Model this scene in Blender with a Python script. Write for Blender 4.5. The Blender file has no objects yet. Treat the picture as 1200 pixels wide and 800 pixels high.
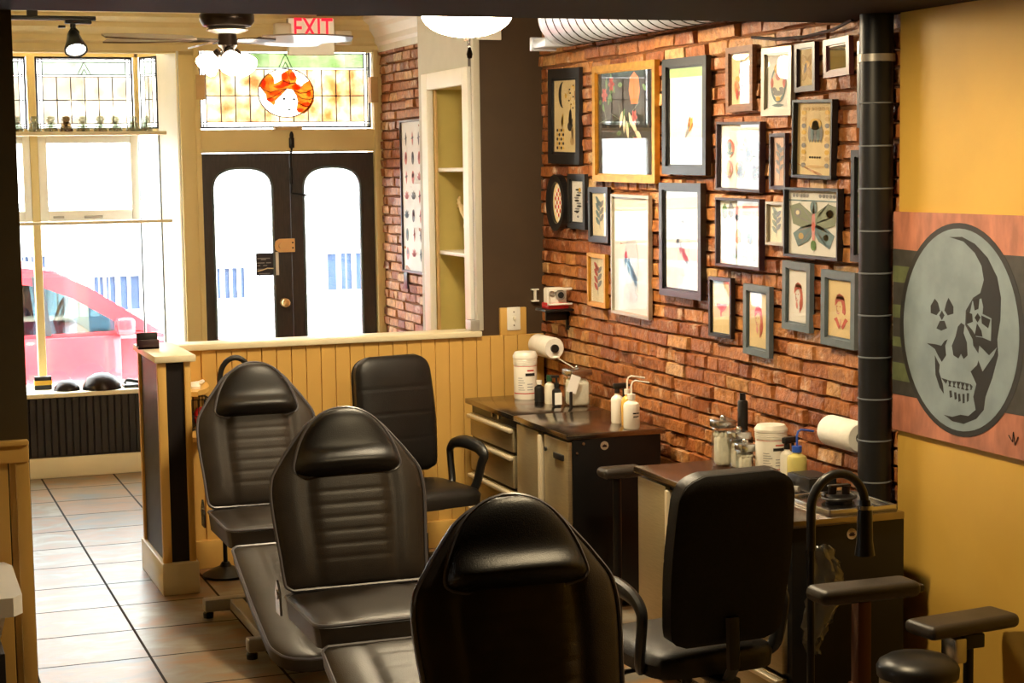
import bpy, bmesh, math, random
from mathutils import Vector, Matrix, Euler
random.seed(7)
C = bpy.context.scene.collection
PI = math.pi

# ------------------------------------------------------------------ helpers
def lin(r, g, b):
    f = lambda c: (c/255/12.92) if c/255 <= .04045 else ((c/255+.055)/1.055)**2.4
    return (f(r), f(g), f(b), 1)

class MB:
    """collects shapes into one bmesh"""
    def __init__(s): s.bm = bmesh.new()
    def box(s, x0, x1, y0, y1, z0, z1, bev=0, seg=2, M=None):
        r = bmesh.ops.create_cube(s.bm, size=1)
        vs = r['verts']
        for v in vs:
            v.co = Vector(((x0+x1)/2+v.co.x*(x1-x0), (y0+y1)/2+v.co.y*(y1-y0), (z0+z1)/2+v.co.z*(z1-z0)))
        if bev:
            es = list({e for v in vs for e in v.link_edges})
            r = bmesh.ops.bevel(s.bm, geom=es, offset=bev, segments=seg, affect='EDGES', profile=.5)
            vs = list({v for f in r['faces'] for v in f.verts} | {v for v in vs if v.is_valid})
        if M is not None: bmesh.ops.transform(s.bm, matrix=M, verts=[v for v in vs if v.is_valid])
        return s
    def lathe(s, prof, c=(0, 0, 0), n=24, M=None, cap=True):
        M = (Matrix.Translation(c) if M is None else M)
        rings = []
        for r, z in prof:
            rings.append([s.bm.verts.new(M @ Vector((r*math.cos(2*PI*i/n), r*math.sin(2*PI*i/n), z))) for i in range(n)])
        for a, b in zip(rings, rings[1:]):
            for i in range(n):
                j = (i+1) % n
                s.bm.faces.new((a[i], a[j], b[j], b[i]))
        if cap:
            if prof[0][0] > 0: s.bm.faces.new(rings[0][::-1])
            if prof[-1][0] > 0: s.bm.faces.new(rings[-1])
        return s
    def cyl(s, p0, p1, r0, r1=None, n=16):
        r1 = r0 if r1 is None else r1
        p0, p1 = Vector(p0), Vector(p1); d = p1-p0
        M = Matrix.Translation(p0) @ d.to_track_quat('Z', 'Y').to_matrix().to_4x4()
        return s.lathe([(r0, 0), (r1, d.length)], n=n, M=M)
    def ball(s, c, rx, ry=None, rz=None, n=16, M=None):
        ry = rx if ry is None else ry; rz = rx if rz is None else rz
        r = bmesh.ops.create_uvsphere(s.bm, u_segments=n, v_segments=max(6, n//2+2), radius=1)
        T = Matrix.Translation(c) @ (M if M is not None else Matrix()) @ Matrix.Diagonal((rx, ry, rz, 1))
        bmesh.ops.transform(s.bm, matrix=T, verts=r['verts'])
        return s
    def tube(s, pts, r, n=10, closed=False, rs=None, flat=1.0):
        pts = [Vector(p) for p in pts]; m = len(pts); rings = []
        prev = None
        for i, p in enumerate(pts):
            a = pts[(i-1) % m] if (closed or i > 0) else p
            b = pts[(i+1) % m] if (closed or i < m-1) else p
            t = (b-a).normalized()
            if prev is None:
                up = Vector((0, 0, 1)) if abs(t.z) < .9 else Vector((1, 0, 0))
                u = t.cross(up).normalized()
            else:
                u = (prev - t*prev.dot(t)).normalized()
            prev = u; w = t.cross(u)
            rr = rs[i] if rs else r
            rings.append([s.bm.verts.new(p+u*(rr*math.cos(2*PI*k/n))+w*(rr*flat*math.sin(2*PI*k/n))) for k in range(n)])
        rng = range(m) if closed else range(m-1)
        for i in rng:
            a, b = rings[i], rings[(i+1) % m]
            for k in range(n):
                j = (k+1) % n
                s.bm.faces.new((a[k], a[j], b[j], b[k]))
        if not closed:
            s.bm.faces.new(rings[0][::-1]); s.bm.faces.new(rings[-1])
        return s
    def prism(s, poly, fr, d):
        """poly [(a,b)], fr maps (a,b)->Vector, d thickness vector"""
        d = Vector(d)
        a = [s.bm.verts.new(Vector(fr(*p))) for p in poly]
        b = [s.bm.verts.new(v.co+d) for v in a]
        n = len(a)
        try:
            f1 = s.bm.faces.new(a); f2 = s.bm.faces.new(b[::-1])
        except ValueError: return s
        for i in range(n):
            j = (i+1) % n
            s.bm.faces.new((a[j], a[i], b[i], b[j]))
        f1.normal_update(); f2.normal_update()
        bmesh.ops.triangulate(s.bm, faces=[f1, f2], ngon_method='EAR_CLIP')
        return s
    def quad(s, *ps):
        s.bm.faces.new([s.bm.verts.new(Vector(p)) for p in ps]); return s
    def cushion(s, hw, L, T, M, crown=.03, grooves=(), gw=.6, dent=0, nx=26, ny=44, side=.5, pad=None):
        """upholstered pad: half width hw(v) along v in 0..1; thickness T; crowned front with sewn grooves"""
        F = []; B = []
        for j in range(ny+1):
            v = j/ny; w = hw(v)
            F.append([]); B.append([])
            for i in range(nx+1):
                u = -1+2*i/nx
                e = (1-abs(u)**6)*(1-abs(2*v-1)**10)
                h = T*side+T*(1-side)*max(0, e)**.5+crown*max(0, (1-u*u))*max(0, 1-(2*v-1)**4)
                if pad: h += pad(u, v)
                for g in grooves:
                    if abs(u) < gw: h -= .0024*math.exp(-((v-g)/.009)**2)*min(1, (gw-abs(u))*12)
                if dent: h -= dent*math.exp(-((abs(u)-gw)/.09)**2)*max(0, 1-(2*v-1)**8)
                F[j].append(s.bm.verts.new(M @ Vector((u*w, v*L, h))))
                B[j].append(s.bm.verts.new(M @ Vector((u*w*.97, v*L, 0))))
        for j in range(ny):
            for i in range(nx):
                s.bm.faces.new((F[j][i], F[j][i+1], F[j+1][i+1], F[j+1][i]))
                s.bm.faces.new((B[j][i], B[j+1][i], B[j+1][i+1], B[j][i+1]))
        rim = [(0, i) for i in range(nx)]+[(j, nx) for j in range(ny)]+[(ny, i) for i in range(nx, 0, -1)]+[(j, 0) for j in range(ny, 0, -1)]
        for k in range(len(rim)):
            a, b = rim[k], rim[(k+1) % len(rim)]
            s.bm.faces.new((F[b[0]][b[1]], F[a[0]][a[1]], B[a[0]][a[1]], B[b[0]][b[1]]))
        return s

def wloc(o):
    v = Vector((0, 0, 0))
    while o is not None:
        v = v+o.location; o = o.parent
    return v

def part(name, mb, mat, parent=None, world=False, label=None, sharp=35, kind=None):
    me = bpy.data.meshes.new(name)
    bmesh.ops.recalc_face_normals(mb.bm, faces=mb.bm.faces)
    mb.bm.to_mesh(me); mb.bm.free()
    if sharp:
        me.polygons.foreach_set('use_smooth', [True]*len(me.polygons))
        me.set_sharp_from_angle(angle=math.radians(sharp))
    o = bpy.data.objects.new(name, me)
    if isinstance(mat, (list, tuple)):
        for m in mat: me.materials.append(m)
    else: me.materials.append(mat)
    C.objects.link(o)
    if parent is not None:
        if world:
            me.transform(Matrix.Translation(-wloc(parent)))
        o.parent = parent
    if label: o['label'] = label
    if kind: o['kind'] = kind
    return o

def thing(name, label, cat, loc=(0, 0, 0), rz=0, group=None):
    o = bpy.data.objects.new(name, None); C.objects.link(o)
    o.empty_display_size = .1
    o.location = loc; o.rotation_euler = (0, 0, rz)
    o['label'] = label; o['category'] = cat
    if group: o['group'] = group
    return o

def solo(name, mb, mat, label, cat, group=None, sharp=35, loc=None):
    o = part(name, mb, mat, sharp=sharp)
    if loc is not None:
        o.data.transform(Matrix.Translation(-Vector(loc))); o.location = loc
    o['label'] = label; o['category'] = cat
    if group: o['group'] = group
    return o

def struct(name, mb, mat, parent=None, sharp=30):
    o = part(name, mb, mat, parent, sharp=sharp)
    if parent is None: o['kind'] = 'structure'
    return o

def dup(root, loc, rz=0, label=None):
    r = root.copy(); C.objects.link(r); r.location = loc; r.rotation_euler = (0, 0, rz)
    if label: r['label'] = label
    for ch in list(root.children):
        c = ch.copy(); C.objects.link(c); c.parent = r
        for g in list(ch.children):
            d = g.copy(); C.objects.link(d); d.parent = c
    return r

# ------------------------------------------------------------------ materials
def nt(name):
    m = bpy.data.materials.new(name); m.use_nodes = True
    t = m.node_tree; b = t.nodes['Principled BSDF']
    return m, t, b

def mk(name, col, rough=.5, metal=0, var=.12, vs=8, bump=0, bs=60, stretch=(1, 1, 1), coat=0, spec=.5, col2=None):
    m, t, b = nt(name)
    b.inputs['Roughness'].default_value = rough; b.inputs['Metallic'].default_value = metal
    b.inputs['Coat Weight'].default_value = coat; b.inputs['Specular IOR Level'].default_value = spec
    co = t.nodes.new('ShaderNodeTexCoord'); mp = t.nodes.new('ShaderNodeMapping')
    mp.inputs['Scale'].default_value = stretch
    t.links.new(co.outputs['Object'], mp.inputs[0])
    n = t.nodes.new('ShaderNodeTexNoise'); n.inputs['Scale'].default_value = vs; n.inputs['Detail'].default_value = 4
    t.links.new(mp.outputs[0], n.inputs['Vector'])
    r = t.nodes.new('ShaderNodeValToRGB')
    c2 = col2 or tuple(min(1, c*(1+var)) for c in col[:3])+(1,)
    c1 = col if col2 else tuple(c*(1-var) for c in col[:3])+(1,)
    r.color_ramp.elements[0].position = .35; r.color_ramp.elements[1].position = .65
    r.color_ramp.elements[0].color = c1; r.color_ramp.elements[1].color = c2
    t.links.new(n.outputs['Fac'], r.inputs[0]); t.links.new(r.outputs[0], b.inputs['Base Color'])
    if bump:
        n2 = t.nodes.new('ShaderNodeTexNoise'); n2.inputs['Scale'].default_value = bs; n2.inputs['Detail'].default_value = 3
        t.links.new(mp.outputs[0], n2.inputs['Vector'])
        bp = t.nodes.new('ShaderNodeBump'); bp.inputs['Strength'].default_value = bump; bp.inputs['Distance'].default_value = .004
        t.links.new(n2.outputs['Fac'], bp.inputs['Height']); t.links.new(bp.outputs[0], b.inputs['Normal'])
    return m

def glassmat(name, tint=(1, 1, 1, 1), refl=.06, rough=0.0, trans=None, noise=None, extra=None):
    """thin sheet glass: tinted see-through plus mirror reflection that grows at grazing angles"""
    m = bpy.data.materials.new(name); m.use_nodes = True; t = m.node_tree
    t.nodes.clear()
    out = t.nodes.new('ShaderNodeOutputMaterial'); tr = t.nodes.new('ShaderNodeBsdfTransparent'); gl = t.nodes.new('ShaderNodeBsdfGlossy')
    gl.inputs['Roughness'].default_value = rough
    tr.inputs[0].default_value = tint
    lw = t.nodes.new('ShaderNodeLayerWeight'); lw.inputs[0].default_value = .5
    p = t.nodes.new('ShaderNodeMath'); p.operation = 'POWER'; p.inputs[1].default_value = 5
    t.links.new(lw.outputs['Facing'], p.inputs[0])
    ma = t.nodes.new('ShaderNodeMath'); ma.operation = 'MULTIPLY_ADD'; ma.inputs[1].default_value = 1-refl; ma.inputs[2].default_value = refl
    t.links.new(p.outputs[0], ma.inputs[0])
    mix = t.nodes.new('ShaderNodeMixShader'); t.links.new(ma.outputs[0], mix.inputs[0])
    base = tr.outputs[0]
    if noise:
        co = t.nodes.new('ShaderNodeTexCoord'); n = t.nodes.new('ShaderNodeTexNoise'); n.inputs['Scale'].default_value = noise[0]; n.inputs['Detail'].default_value = 5
        t.links.new(co.outputs['Object'], n.inputs['Vector'])
        r = t.nodes.new('ShaderNodeValToRGB'); r.color_ramp.elements[0].position = .36; r.color_ramp.elements[1].position = .64
        r.color_ramp.elements[0].color = tint; r.color_ramp.elements[1].color = noise[1]
        t.links.new(n.outputs['Fac'], r.inputs[0]); t.links.new(r.outputs[0], tr.inputs[0])
    if trans:
        tl = t.nodes.new('ShaderNodeBsdfTranslucent'); tl.inputs[0].default_value = trans[1]
        mx = t.nodes.new('ShaderNodeMixShader'); mx.inputs[0].default_value = trans[0]
        t.links.new(tr.outputs[0], mx.inputs[1]); t.links.new(tl.outputs[0], mx.inputs[2]); base = mx.outputs[0]
    t.links.new(base, mix.inputs[1]); t.links.new(gl.outputs[0], mix.inputs[2]); t.links.new(mix.outputs[0], out.inputs[0])
    return m

def emis(name, col, st, base=None):
    m, t, b = nt(name)
    b.inputs['Base Color'].default_value = base or col
    b.inputs['Emission Color'].default_value = col; b.inputs['Emission Strength'].default_value = st
    return m

M = {}
M['wainscot'] = mk('wainscot_paint', lin(216, 172, 92), .42, var=.05, vs=3)
M['cream'] = mk('cream_paint', lin(226, 204, 146), .5, var=.04, vs=3)
M['trim'] = mk('trim_paint', lin(238, 226, 192), .35, var=.03, vs=4)
M['white'] = mk('white_paint', lin(244, 242, 236), .4, var=.02)
M['ceiling'] = mk('ceiling_paint', lin(232, 212, 160), .6, var=.03)
M['darkwall'] = mk('dark_brown_wall_paint', lin(66, 49, 30), .6, var=.08, vs=5, bump=.08, bs=150)
M['jambpaint'] = mk('dark_olive_wall_paint', lin(74, 62, 34), .65, var=.08, vs=5, bump=.08, bs=150)
M['soffit'] = mk('dark_brown_ceiling_paint', lin(30, 20, 15), .8, var=.08, spec=.2)
M['tanwall'] = mk('mustard_wall_paint', lin(206, 164, 70), .6, var=.04, vs=4, bump=.06, bs=180)
M['greywall'] = mk('pale_grey_paint', lin(196, 192, 178), .55, var=.03)
M['shelfpaint'] = mk('olive_alcove_paint', lin(196, 178, 104), .55, var=.04)
M['darkpanel'] = mk('near_black_beadboard', lin(30, 25, 26), .42, var=.1)
M['darkwood'] = mk('dark_stained_wood', lin(48, 36, 30), .45, var=.3, vs=12, stretch=(8, 8, 1), bump=.1)
M['leather'] = mk('black_leather', lin(47, 40, 34), .40, var=.2, vs=10, bump=.22, bs=320, spec=.55)
M['leather_dark'] = mk('black_leather_headrest', lin(25, 22, 21), .40, var=.2, vs=10, bump=.22, bs=320, spec=.4)
M['piping'] = mk('grey_piping', lin(92, 90, 96), .35, var=.05)
M['blackplastic'] = mk('black_plastic', lin(26, 25, 25), .38, var=.1)
M['blackmetal'] = mk('black_metal', lin(22, 21, 22), .35, metal=.3, var=.1)
M['blackfabric'] = mk('black_chair_fabric', lin(24, 22, 22), .75, var=.15, vs=90, bump=.2, bs=260, spec=.25)
M['steel'] = mk('brushed_steel', lin(180, 166, 132), .36, metal=.65, var=.08, vs=14, stretch=(1, 1, 30), bump=.03, bs=60)
M['steeltop'] = mk('steel_worktop', lin(150, 140, 130), .2, metal=1, var=.1, vs=8)
M['handle'] = mk('satin_handle_metal', lin(236, 222, 192), .35, metal=.4, var=.03)
M['silver'] = mk('silver_metal', lin(196, 196, 196), .25, metal=1, var=.05)
M['silverpaint'] = mk('silver_painted_metal', lin(170, 165, 158), .4, metal=.4, var=.05)
M['duct'] = mk('galvanised_duct', lin(206, 214, 230), .35, metal=.45, var=.1, vs=6)
M['pipe'] = mk('dark_pipe_metal', lin(44, 44, 45), .42, metal=.6, var=.15, vs=5)
M['gold'] = mk('gold_leaf_frame', lin(196, 142, 50), .35, metal=.6, var=.15, vs=30)
M['blackframe'] = mk('black_frame', lin(26, 24, 24), .3, var=.1)
M['greyframe'] = mk('blue_grey_frame', lin(96, 108, 114), .4, var=.1, vs=20)
M['brownframe'] = mk('brown_wood_frame', lin(128, 82, 48), .4, var=.2, vs=20, stretch=(1, 1, 6))
M['silverframe'] = mk('silver_frame', lin(176, 168, 150), .35, metal=.5, var=.1)
M['pinkframe'] = mk('maroon_frame', lin(120, 66, 66), .35, var=.1)
M['plumframe'] = mk('dark_plum_frame', lin(56, 34, 40), .35, var=.1)
M['paper'] = mk('cream_paper', lin(238, 226, 194), .7, var=.04, vs=6)
M['whitepaper'] = mk('white_paper', lin(240, 238, 234), .7, var=.03, vs=6)
M['agedpaper'] = mk('aged_paper', lin(234, 210, 160), .7, var=.06, vs=6)
M['greenmat'] = mk('grey_green_mat_board', lin(138, 150, 132), .7, var=.04)
M['whiteplastic'] = mk('white_plastic', lin(240, 236, 226), .35, var=.02)
M['clearplastic'] = mk('milky_plastic', lin(232, 226, 206), .3, var=.03)
M['cotton'] = mk('white_cotton', lin(240, 234, 220), .9, var=.06, vs=40, bump=.5, bs=70)
M['towel'] = mk('paper_towel', lin(244, 240, 232), .9, var=.03, vs=30, bump=.3, bs=90)
M['amberliquid'] = mk('amber_liquid', lin(222, 178, 84), .2, var=.05)
M['yellowliquid'] = mk('pale_yellow_liquid', lin(214, 200, 120), .2, var=.05)
M['ink'] = mk('black_ink', lin(24, 22, 22), .7, var=.1)
M['red'] = mk('red_paint', lin(196, 30, 26), .5, var=.12, vs=14)
M['orange'] = mk('orange_paint', lin(236, 120, 40), .5, var=.12, vs=14)
M['yellow'] = mk('yellow_paint', lin(226, 180, 60), .5, var=.12, vs=14)
M['green'] = mk('green_paint', lin(84, 128, 60), .5, var=.15, vs=14)
M['salmon'] = mk('salmon_ink', lin(206, 104, 92), .7, var=.12, vs=30)
M['greyink'] = mk('grey_pencil', lin(140, 140, 146), .7, var=.15, vs=30)
M['tealink'] = mk('teal_ink', lin(110, 140, 150), .7, var=.15, vs=30)
M['pinkink'] = mk('pink_ink', lin(222, 150, 150), .7, var=.15, vs=30)
M['blue'] = mk('blue_plastic', lin(50, 90, 190), .35, var=.05)
M['mattan'] = mk('tan_gesso', lin(208, 172, 116), .6, var=.1)
M['bluecap'] = M['blue']
M['greenglass'] = mk('green_plastic', lin(30, 70, 46), .35)
M['sticker'] = mk('pale_sticker', lin(206, 190, 170), .5)
M['fanblade'] = mk('fan_blade_wood', lin(104, 88, 76), .3, var=.15, vs=8, coat=.4)
M['bronze'] = mk('dark_bronze', lin(40, 30, 24), .3, metal=.7, var=.1)
M['brass'] = mk('brass_plate', lin(236, 190, 128), .35, metal=.5, var=.05)
M['fixture'] = mk('white_fixture_plastic', lin(236, 230, 214), .45, var=.02)
M['exitface'] = emis('exit_sign_face', lin(226, 214, 184), .3, lin(226, 214, 184))
M['exitred'] = emis('exit_red_letters', lin(235, 20, 40), 1.6)
M['globe'] = emis('lit_glass_globe', (1, .84, .58, 1), 40, (1, 1, 1, 1))
M['bowl'] = emis('lit_glass_bowl', (1, .82, .54, 1), 125, (1, 1, 1, 1))
M['trackbulb'] = emis('lit_track_bulb', (1, .9, .7, 1), 20, (1, 1, 1, 1))
M['canlamp'] = emis('lit_can_lamp', (1, .8, .5, 1), 30, (1, 1, 1, 1))
M['glass'] = glassmat('window_glass', (.96, .98, .98, 1), .04)
M['picglass'] = glassmat('picture_glass', (.97, .97, .97, 1), .03)
M['jarglass'] = glassmat('jar_glass', (.9, .92, .9, 1), .08)
M['insulator'] = glassmat('clear_insulator_glass', (.62, .66, .6, 1), .16, .05)
M['insulatorbrown'] = glassmat('brown_insulator_glass', (.34, .26, .16, 1), .16, .05)
M['bag'] = glassmat('clear_plastic_bag', (.62, .62, .58, 1), .14, .25, trans=(.35, (.6, .58, .5, 1)))
M['lead'] = mk('lead_came', lin(34, 32, 34), .5, metal=.4, var=.1)
# ---- outdoor
M['carred'] = mk('red_car_paint', lin(214, 54, 62), .25, var=.03, coat=.6)
M['carglass'] = glassmat('car_glass', (.55, .66, .7, 1), .12)
M['cartrim'] = mk('car_black_trim', lin(40, 42, 46), .5)
M['carseat'] = mk('car_seat_cloth', lin(100, 120, 128), .8)
M['tyre'] = mk('tyre_rubber', lin(28, 28, 30), .8)
M['asphalt'] = mk('asphalt', lin(150, 150, 150), .9, var=.1, bump=.3)
M['concrete'] = mk('pale_concrete', lin(220, 216, 208), .9, var=.06, bump=.2, bs=30)
M['iron'] = mk('grey_iron', lin(110, 116, 124), .6)
M['bluegrille'] = mk('blue_grey_grille', lin(44, 62, 92), .6)

def brick_mat():
    m, t, b = nt('old_brick')
    a = t.nodes.new('ShaderNodeAttribute'); a.attribute_name = 'tone'
    r = t.nodes.new('ShaderNodeValToRGB'); cr = r.color_ramp
    cr.elements[0].color = lin(122, 64, 30); cr.elements[1].color = lin(216, 176, 122)
    for p, c in ((.25, lin(160, 90, 44)), (.55, lin(186, 116, 58)), (.8, lin(204, 142, 80))):
        e = cr.elements.new(p); e.color = c
    t.links.new(a.outputs['Fac'], r.inputs[0])
    co = t.nodes.new('ShaderNodeTexCoord')
    n = t.nodes.new('ShaderNodeTexNoise'); n.inputs['Scale'].default_value = 26; n.inputs['Detail'].default_value = 6
    t.links.new(co.outputs['Object'], n.inputs['Vector'])
    mx = t.nodes.new('ShaderNodeMix'); mx.data_type = 'RGBA'; mx.blend_type = 'MULTIPLY'; mx.inputs['Factor'].default_value = .75
    r2 = t.nodes.new('ShaderNodeValToRGB'); r2.color_ramp.elements[0].position = .34; r2.color_ramp.elements[1].position = .62
    r2.color_ramp.elements[0].color = (.42, .34, .28, 1); r2.color_ramp.elements[1].color = (1, 1, 1, 1)
    t.links.new(n.outputs['Fac'], r2.inputs[0])
    t.links.new(r.outputs[0], mx.inputs['A']); t.links.new(r2.outputs[0], mx.inputs['B'])
    n3 = t.nodes.new('ShaderNodeTexNoise'); n3.inputs['Scale'].default_value = 9; n3.inputs['Detail'].default_value = 9; n3.inputs['Roughness'].default_value = .7  # whitish specks: window glare highlights painted into the brick colour
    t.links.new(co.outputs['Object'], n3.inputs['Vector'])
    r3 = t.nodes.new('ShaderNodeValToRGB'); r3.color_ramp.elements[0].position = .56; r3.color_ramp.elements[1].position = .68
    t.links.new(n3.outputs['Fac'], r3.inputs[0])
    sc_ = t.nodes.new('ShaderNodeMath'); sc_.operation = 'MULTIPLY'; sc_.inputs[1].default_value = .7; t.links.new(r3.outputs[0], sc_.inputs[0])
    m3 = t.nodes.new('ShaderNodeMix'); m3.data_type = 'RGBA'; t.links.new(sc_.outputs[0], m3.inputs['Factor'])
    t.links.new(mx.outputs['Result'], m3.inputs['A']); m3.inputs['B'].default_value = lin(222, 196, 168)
    t.links.new(m3.outputs['Result'], b.inputs['Base Color'])
    b.inputs['Roughness'].default_value = .48; b.inputs['Specular IOR Level'].default_value = .6
    n2 = t.nodes.new('ShaderNodeTexNoise'); n2.inputs['Scale'].default_value = 55; n2.inputs['Detail'].default_value = 5
    t.links.new(co.outputs['Object'], n2.inputs['Vector'])
    bp = t.nodes.new('ShaderNodeBump'); bp.inputs['Strength'].default_value = .7; bp.inputs['Distance'].default_value = .012
    t.links.new(n2.outputs['Fac'], bp.inputs['Height']); t.links.new(bp.outputs[0], b.inputs['Normal'])
    return m
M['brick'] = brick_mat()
M['mortar'] = mk('dark_mortar', lin(120, 78, 46), .95, var=.3, vs=20, bump=.6, bs=60)
M['stone'] = mk('pale_stone', lin(222, 218, 212), .9, var=.12, vs=4, bump=.5, bs=12)

def floor_mat():
    m, t, b = nt('slate_tile')
    co = t.nodes.new('ShaderNodeTexCoord'); mp = t.nodes.new('ShaderNodeMapping')
    mp.inputs['Location'].default_value = (-.115, -.25, 0)
    t.links.new(co.outputs['Object'], mp.inputs[0])
    br = t.nodes.new('ShaderNodeTexBrick'); br.offset = 0; br.squash = 1
    br.inputs['Scale'].default_value = 1; br.inputs['Brick Width'].default_value = .455; br.inputs['Row Height'].default_value = .46
    br.inputs['Mortar Size'].default_value = .006; br.inputs['Mortar Smooth'].default_value = .1
    br.inputs['Color1'].default_value = (0, 0, 0, 1); br.inputs['Color2'].default_value = (1, 1, 1, 1); br.inputs['Mortar'].default_value = (.5, .5, .5, 1)
    t.links.new(mp.outputs[0], br.inputs['Vector'])
    # one tone per tile, from the tile's own cell
    vm = t.nodes.new('ShaderNodeVectorMath'); vm.operation = 'DIVIDE'; vm.inputs[1].default_value = (.455, .46, 1)
    fl = t.nodes.new('ShaderNodeVectorMath'); fl.operation = 'FLOOR'
    t.links.new(mp.outputs[0], vm.inputs[0]); t.links.new(vm.outputs[0], fl.inputs[0])
    wn = t.nodes.new('ShaderNodeTexWhiteNoise'); wn.noise_dimensions = '2D'; t.links.new(fl.outputs[0], wn.inputs['Vector'])
    mp2 = t.nodes.new('ShaderNodeMapping'); mp2.inputs['Scale'].default_value = (1.5, 2.4, 1); t.links.new(co.outputs['Object'], mp2.inputs[0])
    n = t.nodes.new('ShaderNodeTexNoise'); n.inputs['Scale'].default_value = 3; n.inputs['Detail'].default_value = 6; n.inputs['Distortion'].default_value = .6
    t.links.new(mp2.outputs[0], n.inputs['Vector'])
    ad = t.nodes.new('ShaderNodeMath'); ad.operation = 'MULTIPLY_ADD'; ad.inputs[1].default_value = .35
    t.links.new(wn.outputs['Value'], ad.inputs[0]); t.links.new(n.outputs['Fac'], ad.inputs[2])
    r = t.nodes.new('ShaderNodeValToRGB'); cr = r.color_ramp
    cr.elements[0].position = .38; cr.elements[0].color = lin(112, 112, 106); cr.elements[1].position = .98; cr.elements[1].color = lin(156, 150, 136)
    for p, c in ((.52, lin(126, 110, 88)), (.66, lin(150, 112, 76)), (.8, lin(136, 124, 104))):
        e = cr.elements.new(p); e.color = c
    t.links.new(ad.outputs[0], r.inputs[0])
    mx = t.nodes.new('ShaderNodeMix'); mx.data_type = 'RGBA'
    t.links.new(br.outputs['Fac'], mx.inputs['Factor']); t.links.new(r.outputs[0], mx.inputs['A']); mx.inputs['B'].default_value = lin(44, 36, 30)
    t.links.new(mx.outputs['Result'], b.inputs['Base Color'])
    rr_ = t.nodes.new('ShaderNodeMapRange'); rr_.inputs['To Min'].default_value = .33; rr_.inputs['To Max'].default_value = .95
    t.links.new(br.outputs['Fac'], rr_.inputs['Value']); t.links.new(rr_.outputs['Result'], b.inputs['Roughness']); b.inputs['Specular IOR Level'].default_value = .28
    n2 = t.nodes.new('ShaderNodeTexNoise'); n2.inputs['Scale'].default_value = 14; n2.inputs['Detail'].default_value = 4
    t.links.new(co.outputs['Object'], n2.inputs['Vector'])
    sb = t.nodes.new('ShaderNodeMath'); sb.operation = 'SUBTRACT'; t.links.new(n2.outputs['Fac'], sb.inputs[0]); t.links.new(br.outputs['Fac'], sb.inputs[1])
    bp = t.nodes.new('ShaderNodeBump'); bp.inputs['Strength'].default_value = .12; bp.inputs['Distance'].default_value = .01
    t.links.new(sb.outputs[0], bp.inputs['Height']); t.links.new(bp.outputs[0], b.inputs['Normal'])
    return m
M['floor'] = floor_mat()
amber = lambda n, a, b_: glassmat(n, a, .05, .05, noise=(9, b_))
M['amber'] = amber('amber_stained_glass', (.40, .24, .12, 1), (.62, .54, .42, 1))
M['amberpale'] = glassmat('pale_amber_stained_glass', (.40, .34, .27, 1), .05, .05, noise=(7, (.48, .45, .40, 1)))
M['greenst'] = glassmat('green_stained_glass', (.24, .30, .17, 1), .05, .05, noise=(9, (.36, .41, .29, 1)))
M['palegreenst'] = glassmat('pale_green_stained_glass', (.34, .38, .32, 1), .05, .05, noise=(9, (.42, .45, .40, 1)))
M['clearst'] = glassmat('clear_textured_glass', (.95, .95, .93, 1), .05, .05)
M['redst'] = glassmat('red_stained_glass', (.92, .34, .3, 1), .03, .05, noise=(16, (.95, .5, .4, 1)))
M['orangest'] = glassmat('orange_stained_glass', (.50, .19, .04, 1), .03, .05, noise=(22, (.58, .32, .09, 1)))
M['facest'] = glassmat('pale_face_glass', (.8, .77, .74, 1), .04, .05)

# ------------------------------------------------------------------ camera and view
H = 1.95
F, YAW, PITCH, ROLL = 2090.8, 0.34915, 0.09721, -0.0147
f = Vector((math.sin(YAW)*math.cos(PITCH), math.cos(YAW)*math.cos(PITCH), -math.sin(PITCH)))
r0 = Vector((math.cos(YAW), -math.sin(YAW), 0)); u0 = r0.cross(f)
r1 = r0*math.cos(ROLL)+u0*math.sin(ROLL); u1 = -r0*math.sin(ROLL)+u0*math.cos(ROLL)
cam = bpy.data.cameras.new('camera'); co = bpy.data.objects.new('camera', cam); C.objects.link(co)
cam.sensor_fit = 'HORIZONTAL'; cam.sensor_width = 36; cam.lens = 36*F/1200
cam.clip_start = .05; cam.clip_end = 200
mw = Matrix((r1, u1, -f)).transposed().to_4x4(); mw.translation = (0, 0, H)
co.matrix_world = mw
bpy.context.scene.camera = co
vs = bpy.context.scene.view_settings
vs.view_transform = 'Standard'; vs.look = 'None'; vs.gamma = 1; vs.exposure = .55; vs.use_curve_mapping = False

# ------------------------------------------------------------------ setting
WX = 3.36            # brick wall plane
FY = 11.75           # front wall plane
CZ = 2.96             # shop ceiling
struct('floor', MB().box(-1.6, 3.6, -1.8, 12.3, -.1, 0), M['floor'])
struct('ceiling', MB().box(-1.6, 3.6, 5.7, 12.25, CZ, CZ+.1), M['ceiling'])
struct('ceiling_back', MB().box(-1.6, 3.6, -1.8, 5.7, 2.45, 3.0), M['soffit'])

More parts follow.
